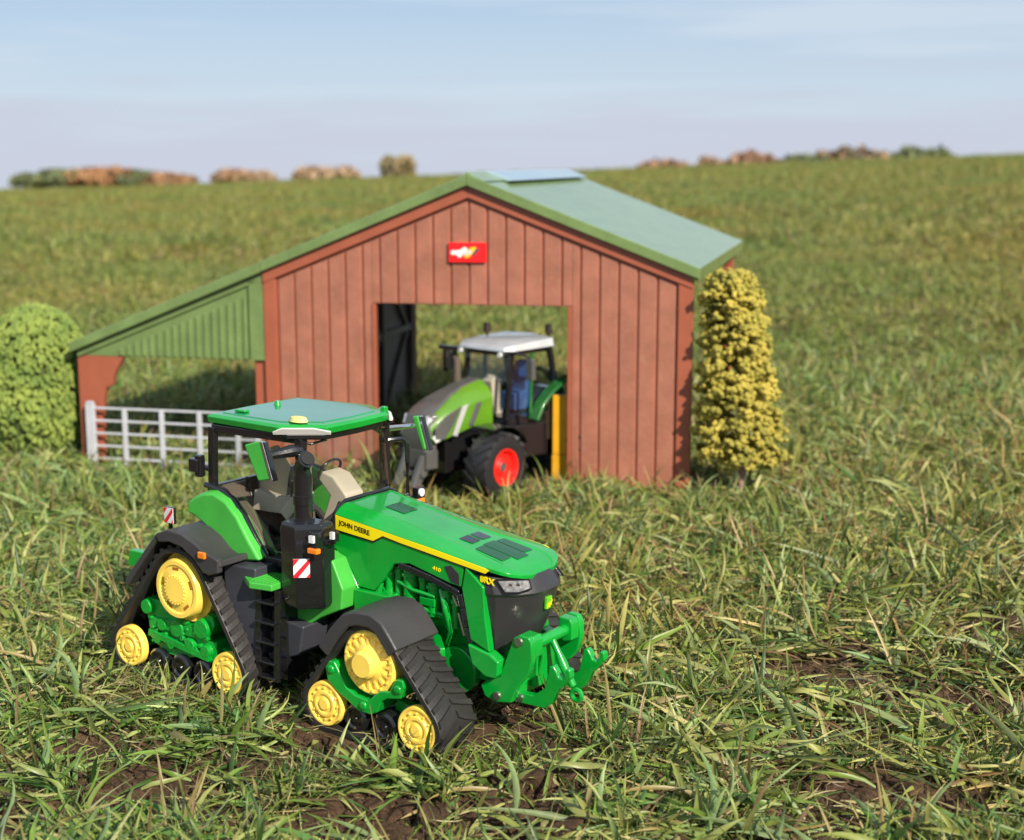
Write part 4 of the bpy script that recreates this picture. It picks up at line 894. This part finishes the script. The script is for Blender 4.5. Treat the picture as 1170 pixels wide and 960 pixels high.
def clump(name, n, rad, len_rng, wid_rng, lie, seg=5, curl=1.0):
    V, F, C = [], [], []
    for _ in range(n):
        a = rng.uniform(0, 2*math.pi); r = rad*math.sqrt(rng.random()); p = np.array([math.cos(a)*r, math.sin(a)*r, -.15])
        Ln = rng.uniform(*len_rng); w = rng.uniform(*wid_rng); h = rng.uniform(0, 2*math.pi)
        el = R(rng.uniform(2, 28)) if rng.random() < lie else R(rng.uniform(45, 85))
        if rng.random() < lie*.5: p[2] += rng.uniform(.1, .7)
        de = -R(rng.uniform(10, 75))*curl/seg; dh = R(rng.normal(0, 22))/seg*2; tw = rng.uniform(-.9, .9); dtw = rng.normal(0, .35)
        tint = np.array(TINTS[rng.choice(len(TINTS), p=TW)][0])*rng.uniform(.62, 1.2); o = len(V)
        for k in range(seg+1):
            t = k/seg; ww = w*(1-t**2.2)*(.55+.45*min(1, t*4))*.5*(1+.12*math.sin(7*t+h)) if k < seg else w*.03
            d = np.array([math.cos(h)*math.cos(el), math.sin(h)*math.cos(el), math.sin(el)])
            sd = np.array([-math.sin(h), math.cos(h), 0])*math.cos(tw)+np.cross(d, [-math.sin(h), math.cos(h), 0])*math.sin(tw); up = np.cross(sd, d)
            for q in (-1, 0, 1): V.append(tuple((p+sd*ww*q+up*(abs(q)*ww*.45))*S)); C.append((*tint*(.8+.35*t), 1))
            p = p+d*Ln/seg; p[2] = max(p[2], .05); el += de; h += dh; tw += dtw
            if p[2] < .12 and el < 0: el = 0
        for k in range(seg):
            for q in (0, 1): i = o+k*3+q; F.append((i, i+1, i+4, i+3))
    me = bpy.data.meshes.new(name); me.from_pydata(V, [], F); me.polygons.foreach_set('use_smooth', [True]*len(F)); me.materials.append(M['blade'])
    ca = me.color_attributes.new('tint', 'FLOAT_COLOR', 'POINT'); ca.data.foreach_set('color', np.array(C, dtype=np.float32).ravel())
    return bpy.data.objects.new(name, me)
protos = []
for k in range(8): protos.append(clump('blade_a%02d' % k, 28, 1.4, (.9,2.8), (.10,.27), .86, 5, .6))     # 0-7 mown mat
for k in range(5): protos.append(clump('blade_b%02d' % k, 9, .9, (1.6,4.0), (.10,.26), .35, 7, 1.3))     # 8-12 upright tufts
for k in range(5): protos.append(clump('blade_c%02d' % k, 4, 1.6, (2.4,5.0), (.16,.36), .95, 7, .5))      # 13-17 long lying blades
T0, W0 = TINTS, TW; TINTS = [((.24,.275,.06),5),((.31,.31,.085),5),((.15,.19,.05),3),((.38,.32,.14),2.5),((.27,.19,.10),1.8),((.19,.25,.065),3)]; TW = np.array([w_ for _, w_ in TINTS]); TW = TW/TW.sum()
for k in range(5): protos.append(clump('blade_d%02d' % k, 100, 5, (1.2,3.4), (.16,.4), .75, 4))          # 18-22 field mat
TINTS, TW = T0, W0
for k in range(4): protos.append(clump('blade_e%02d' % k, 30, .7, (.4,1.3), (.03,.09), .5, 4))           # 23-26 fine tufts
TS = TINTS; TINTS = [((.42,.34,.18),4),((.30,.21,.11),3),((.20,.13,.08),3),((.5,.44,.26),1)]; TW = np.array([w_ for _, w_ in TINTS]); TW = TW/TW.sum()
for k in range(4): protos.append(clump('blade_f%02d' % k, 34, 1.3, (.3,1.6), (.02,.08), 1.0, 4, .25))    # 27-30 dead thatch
def inT1(x, y, mx_=.3):
    dx, dy = x+9.71, y-60.96; c, s_ = math.cos(-.6623247), math.sin(-.6623247); lx, ly = dx*c+dy*s_, -dx*s_+dy*c
    return -1.2-mx_ < lx < 18.0+mx_ and abs(ly) < 4.75+mx_
def inT2(x, y):
    dx, dy = x-2.35, y-94.1; c, s_ = math.cos(R(-139)), math.sin(R(-139)); lx, ly = dx*c+dy*s_, -dx*s_+dy*c
    return -12.8 < lx < 5.2 and abs(ly) < 4.4
def inB(x, y):
    dx, dy = x-17.16, y-93.05; c, s_ = math.cos(BY), math.sin(BY); lx, ly = dx*c+dy*s_, -dx*s_+dy*c
    return lx, ly
pts, rot, scl, idx = [], [], [], []
def put(x, y, i, s_, tilt=.12, dz=0):
    pts.append((x*S, y*S, (height(x, y)+dz)*S)); rot.append((rng.normal(0, tilt), rng.normal(0, tilt), rng.uniform(0, 6.283))); scl.append((s_, s_, s_*rng.uniform(.8, 1.15))); idx.append(i)
def scatter(y0, y1, spacing, fn, wl=-.50, wr=.60):
    area = (y1*y1-y0*y0)/2*(wr-wl); n = int(area/spacing**2)
    ys = np.sqrt(rng.uniform(y0*y0, y1*y1, n)); xs = rng.uniform(wl, wr, n)*ys
    for x, y in zip(xs, ys): fn(float(x), float(y))
def den(x, y): return .5+.5*mn.noise(Vector((x*.13, y*.13, 0)))+.35*mn.noise(Vector((x*.45, y*.45, 5)))
def near_mat(x, y):
    d = dirt(x, y)
    if rng.random() < d*1.9: return
    t1 = inT1(x, y)
    if t1 and rng.random() < .45: return
    k = den(x, y)
    if k < .28 and rng.random() < .75: return
    put(x, y, rng.integers(0, 8), rng.uniform(.7, 1.15)*(.5 if t1 or inT2(x, y) else 1))
def near_tuft(x, y):
    if math.hypot(x-20.4, y-90.3) < 2.6 or (-28 < x < -13 and 96 < y < 108): return
    if inT1(x, y, .35) or inT2(x, y): return
    lx, ly = inB(x, y)
    if -31 < lx < .5 and -1.3 < ly < .8: return
    if rng.random() < dirt(x, y)*1.5: return
    if den(x+40, y) < .42: return
    put(x, y, rng.integers(8, 13), rng.uniform(.55, 1.0)*(1.15 if y > 78 else 1), .42)
def near_long(x, y):
    if inT1(x, y, 1.6) or inT2(x, y): return
    if dirt(x, y) > .35 and rng.random() < .75: return
    lx, ly = inB(x, y)
    if -46 < lx < 1 and -3 < ly < 3: return
    put(x, y, rng.integers(13, 18), rng.uniform(.6, 1.0), .15, .25)
def near_fine(x, y):
    if rng.random() < dirt(x, y)*2.2: return
    if inT1(x, y, 0) and rng.random() < .8: return
    put(x, y, rng.integers(23, 27), rng.uniform(.7, 1.3), .2)
def thatch(x, y):
    if rng.random() < dirt(x, y)*.75: return
    put(x, y, rng.integers(27, 31), rng.uniform(.7, 1.2), .1)
scatter(34, 150, 1.1, near_mat); scatter(34, 66, 2.7, near_tuft); scatter(66, 80, 2.4, near_tuft); scatter(80, 94, 1.6, near_tuft); scatter(93, 170, 2.6, near_tuft); scatter(34, 120, 1.8, near_long); scatter(36, 95, 1.35, near_fine); scatter(34, 110, 1.9, thatch)
def far_mat(x, y):
    lx, ly = inB(x, y)
    f = min(1, (y-100)/60) if y < 160 else 1
    if -46 < lx < 1 and -1 < ly < 34: f *= .5
    put(x, y, rng.integers(18, 23), rng.uniform(.55, 1.0)*max(.35, f))
scatter(110, 330, 3.4, far_mat, -.6, .7); scatter(330, 900, 7.5, lambda x, y: put(x, y, rng.integers(18, 23), rng.uniform(.9, 1.7)), -.6, .7)
scatter(900, 2750, 19, lambda x, y: put(x, y, rng.integers(18, 23), rng.uniform(1.8, 3.0)), -.6, .7)
inst_object('field_grass', pts, rot, scl, idx, protos, 'rough mown green and straw coloured grass covering the whole field', 'grass')
print('grass instances', len(pts))

# ================================================================== FAR TREES (real trees beyond the rise, 150 m away)
def far_tree(name, label, px, w, h, y, col, col2, base):
    h -= .22
    t = bpy.data.objects.new(name, None); COL.objects.link(t); t.location = (px, y, base); tag(t, label, 'tree', 'autumn trees beyond the brow of the field')
    H_ = h-base; g = G(); w *= 1.35; g.tube([(0,0,0),(.1*100,0,H_*30),(0,0,H_*80)], [w*5, w*4, w*1.2], 8)
    for k in range(5):
        a = rng.uniform(0, 6.28); g.tube([(0,0,H_*(30+7*k)),(math.cos(a)*w*22, math.sin(a)*w*22, H_*(50+8*k))], [w*2, w*.6], 6)
    g.build('trunk', plastic_cache('far_bark', (.09,.07,.05)), t)
    n = 1500; V = []; F = []
    for k in range(n):
        a = rng.uniform(0, 6.28); u = rng.uniform(-1, 1); q = rng.uniform(.3, 1)**.4; rr = math.sqrt(1-u*u)*w/2*q
        c = Vector((math.cos(a)*rr, math.sin(a)*rr, H_*.62+u*H_*.38*q))
        nn = mn.noise(c*.9+Vector((px, 0, 0)))
        if nn < -.12: continue
        c *= 1+.2*nn; s_ = rng.uniform(.16, .34); d1 = Vector(rng.normal(0,1,3)).normalized()*s_; d2 = Vector(rng.normal(0,1,3)).normalized()*s_
        o = len(V); V += [tuple((c-d1-d2)*100), tuple((c+d1-d2)*100), tuple((c+d1+d2)*100), tuple((c-d1+d2)*100)]; F.append((o,o+1,o+2,o+3))
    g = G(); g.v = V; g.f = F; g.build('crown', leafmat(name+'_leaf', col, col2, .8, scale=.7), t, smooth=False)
GR, GR2 = (.09,.12,.06), (.18,.20,.09); OR, OR2 = (.27,.13,.06), (.44,.25,.12); PK, PK2 = (.32,.22,.14), (.46,.33,.22); BR, BR2 = (.24,.15,.10), (.38,.22,.14)  # crown colours lightened to stand in for distance haze
Y = 150
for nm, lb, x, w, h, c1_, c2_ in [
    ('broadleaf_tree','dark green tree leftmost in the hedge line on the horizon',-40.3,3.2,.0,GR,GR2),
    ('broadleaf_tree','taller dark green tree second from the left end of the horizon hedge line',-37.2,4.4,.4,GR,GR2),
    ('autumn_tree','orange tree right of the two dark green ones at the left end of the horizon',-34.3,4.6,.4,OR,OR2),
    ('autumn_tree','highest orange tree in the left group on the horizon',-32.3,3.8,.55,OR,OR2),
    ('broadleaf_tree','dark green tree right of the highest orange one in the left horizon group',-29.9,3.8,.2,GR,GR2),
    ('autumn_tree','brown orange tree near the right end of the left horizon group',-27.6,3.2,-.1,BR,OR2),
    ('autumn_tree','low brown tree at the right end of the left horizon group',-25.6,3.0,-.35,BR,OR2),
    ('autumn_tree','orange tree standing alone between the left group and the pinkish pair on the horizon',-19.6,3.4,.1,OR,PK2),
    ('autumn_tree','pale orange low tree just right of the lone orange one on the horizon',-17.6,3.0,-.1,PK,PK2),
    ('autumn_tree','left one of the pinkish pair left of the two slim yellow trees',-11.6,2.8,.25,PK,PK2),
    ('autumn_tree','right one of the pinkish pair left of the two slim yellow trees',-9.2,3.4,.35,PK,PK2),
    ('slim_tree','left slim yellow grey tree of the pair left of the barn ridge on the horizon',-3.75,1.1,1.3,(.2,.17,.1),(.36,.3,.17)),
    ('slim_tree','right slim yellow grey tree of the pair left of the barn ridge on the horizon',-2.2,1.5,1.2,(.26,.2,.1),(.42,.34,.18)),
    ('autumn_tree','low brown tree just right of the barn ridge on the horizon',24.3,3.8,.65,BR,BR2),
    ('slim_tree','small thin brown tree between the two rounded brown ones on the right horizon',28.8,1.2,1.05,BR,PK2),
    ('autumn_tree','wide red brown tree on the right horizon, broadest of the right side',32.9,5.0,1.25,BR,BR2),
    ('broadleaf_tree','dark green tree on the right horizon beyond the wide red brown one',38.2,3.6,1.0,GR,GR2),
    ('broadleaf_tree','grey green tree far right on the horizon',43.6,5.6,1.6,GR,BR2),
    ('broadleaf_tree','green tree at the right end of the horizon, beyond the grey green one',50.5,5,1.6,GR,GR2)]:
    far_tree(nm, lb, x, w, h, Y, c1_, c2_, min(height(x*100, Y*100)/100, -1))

# ================================================================== LIGHT, SKY, CAMERA
SUN = Vector((.50,-.866,0)).normalized(); EL = R(34)
sd = bpy.data.lights.new('sun', 'SUN'); sd.energy = 5.0; sd.angle = R(.55); sd.color = (1,.90,.74)
so = bpy.data.objects.new('sun', sd); COL.objects.link(so)
vec = Vector((SUN.x*math.cos(EL), SUN.y*math.cos(EL), math.sin(EL))); so.rotation_euler = vec.to_track_quat('Z', 'Y').to_euler(); so.location = (0,0,5)
w = bpy.data.worlds.new('World'); sc.world = w; w.use_nodes = True; nt = w.node_tree; nt.nodes.clear(); N = nt.nodes.new; L = nt.links.new
out = N('ShaderNodeOutputWorld'); bg = N('ShaderNodeBackground'); L(bg.outputs[0], out.inputs[0]); sk = N('ShaderNodeTexSky'); sk.sky_type = 'NISHITA'; sk.sun_disc = False
sk.sun_elevation = EL; sk.sun_rotation = math.atan2(SUN.x, SUN.y); sk.air_density = 1.0; sk.dust_density = .3; sk.ozone_density = 2.5
tc = N('ShaderNodeTexCoord'); mp = N('ShaderNodeMapping'); mp.inputs['Scale'].default_value = (1,1,13); mp.inputs['Rotation'].default_value = (.0,.06,0); L(tc.outputs['Generated'], mp.inputs[0])
cn = N('ShaderNodeTexNoise'); cn.inputs['Scale'].default_value = 2.6; cn.inputs['Detail'].default_value = 8; cn.inputs['Roughness'].default_value = .5; L(mp.outputs[0], cn.inputs['Vector'])
sx = N('ShaderNodeSeparateXYZ'); L(tc.outputs['Generated'], sx.inputs[0])
b0 = N('ShaderNodeMixRGB'); b0.inputs[0].default_value = .65; b0.inputs[2].default_value = (6.2,8.3,11.2,1); L(sk.outputs[0], b0.inputs[1])
cr = N('ShaderNodeMapRange'); cr.inputs['From Min'].default_value = .40; cr.inputs['From Max'].default_value = .60; cr.inputs['To Min'].default_value = .05; cr.inputs['To Max'].default_value = .8; L(cn.outputs[0], cr.inputs[0])
pale = N('ShaderNodeMapRange'); pale.inputs['From Min'].default_value = .03; pale.inputs['From Max'].default_value = .12; pale.inputs['To Min'].default_value = .75; pale.inputs['To Max'].default_value = 0; L(sx.outputs['Z'], pale.inputs[0])
mxm = N('ShaderNodeMath'); mxm.operation = 'MAXIMUM'; L(pale.outputs[0], mxm.inputs[0]); L(cr.outputs[0], mxm.inputs[1])
b1 = N('ShaderNodeMixRGB'); b1.inputs[2].default_value = (8.1,9.3,10.6,1); L(mxm.outputs[0], b1.inputs[0]); L(b0.outputs[0], b1.inputs[1])
cn2 = N('ShaderNodeTexNoise'); cn2.inputs['Scale'].default_value = 5; cn2.inputs['Detail'].default_value = 7; L(mp.outputs[0], cn2.inputs['Vector'])
ma = N('ShaderNodeMath'); ma.operation = 'MULTIPLY_ADD'; ma.inputs[1].default_value = .12; ma.inputs[2].default_value = -.06; L(cn2.outputs[0], ma.inputs[0])
ad = N('ShaderNodeMath'); ad.operation = 'ADD'; L(ma.outputs[0], ad.inputs[0]); L(sx.outputs['Z'], ad.inputs[1])
lb = N('ShaderNodeMapRange'); lb.inputs['From Min'].default_value = .016; lb.inputs['From Max'].default_value = .056; lb.inputs['To Min'].default_value = .85; lb.inputs['To Max'].default_value = 0; L(ad.outputs[0], lb.inputs[0])
b2 = N('ShaderNodeMixRGB'); b2.inputs[2].default_value = (7.4,7.8,9.2,1); L(lb.outputs[0], b2.inputs[0]); L(b1.outputs[0], b2.inputs[1]); L(b2.outputs[0], bg.inputs[0]); bg.inputs[1].default_value = .058

cam = bpy.data.cameras.new('camera'); co = bpy.data.objects.new('camera', cam); COL.objects.link(co); sc.camera = co
pitch = math.atan(290/1650)
Mx = Matrix.Translation((0,0,.21)) @ Matrix.Rotation(R(90)-pitch, 4, 'X') @ Matrix.Rotation(R(-.62), 4, 'Z')
co.matrix_world = Mx
cam.sensor_width = 36; cam.lens = 1650/1170*36; cam.shift_x = 95/1170; cam.clip_start = .02; cam.clip_end = 2000
cam.dof.use_dof = True; cam.dof.focus_distance = .545; cam.dof.aperture_fstop = 17
sc.render.engine = 'CYCLES'; sc.view_settings.view_transform = 'Standard'; sc.view_settings.look = 'None'; sc.view_settings.exposure = .46; sc.view_settings.gamma = 1
sc.cycles.max_bounces = 8; sc.cycles.transparent_max_bounces = 16
sc.render.resolution_x = 1024; sc.render.resolution_y = 840
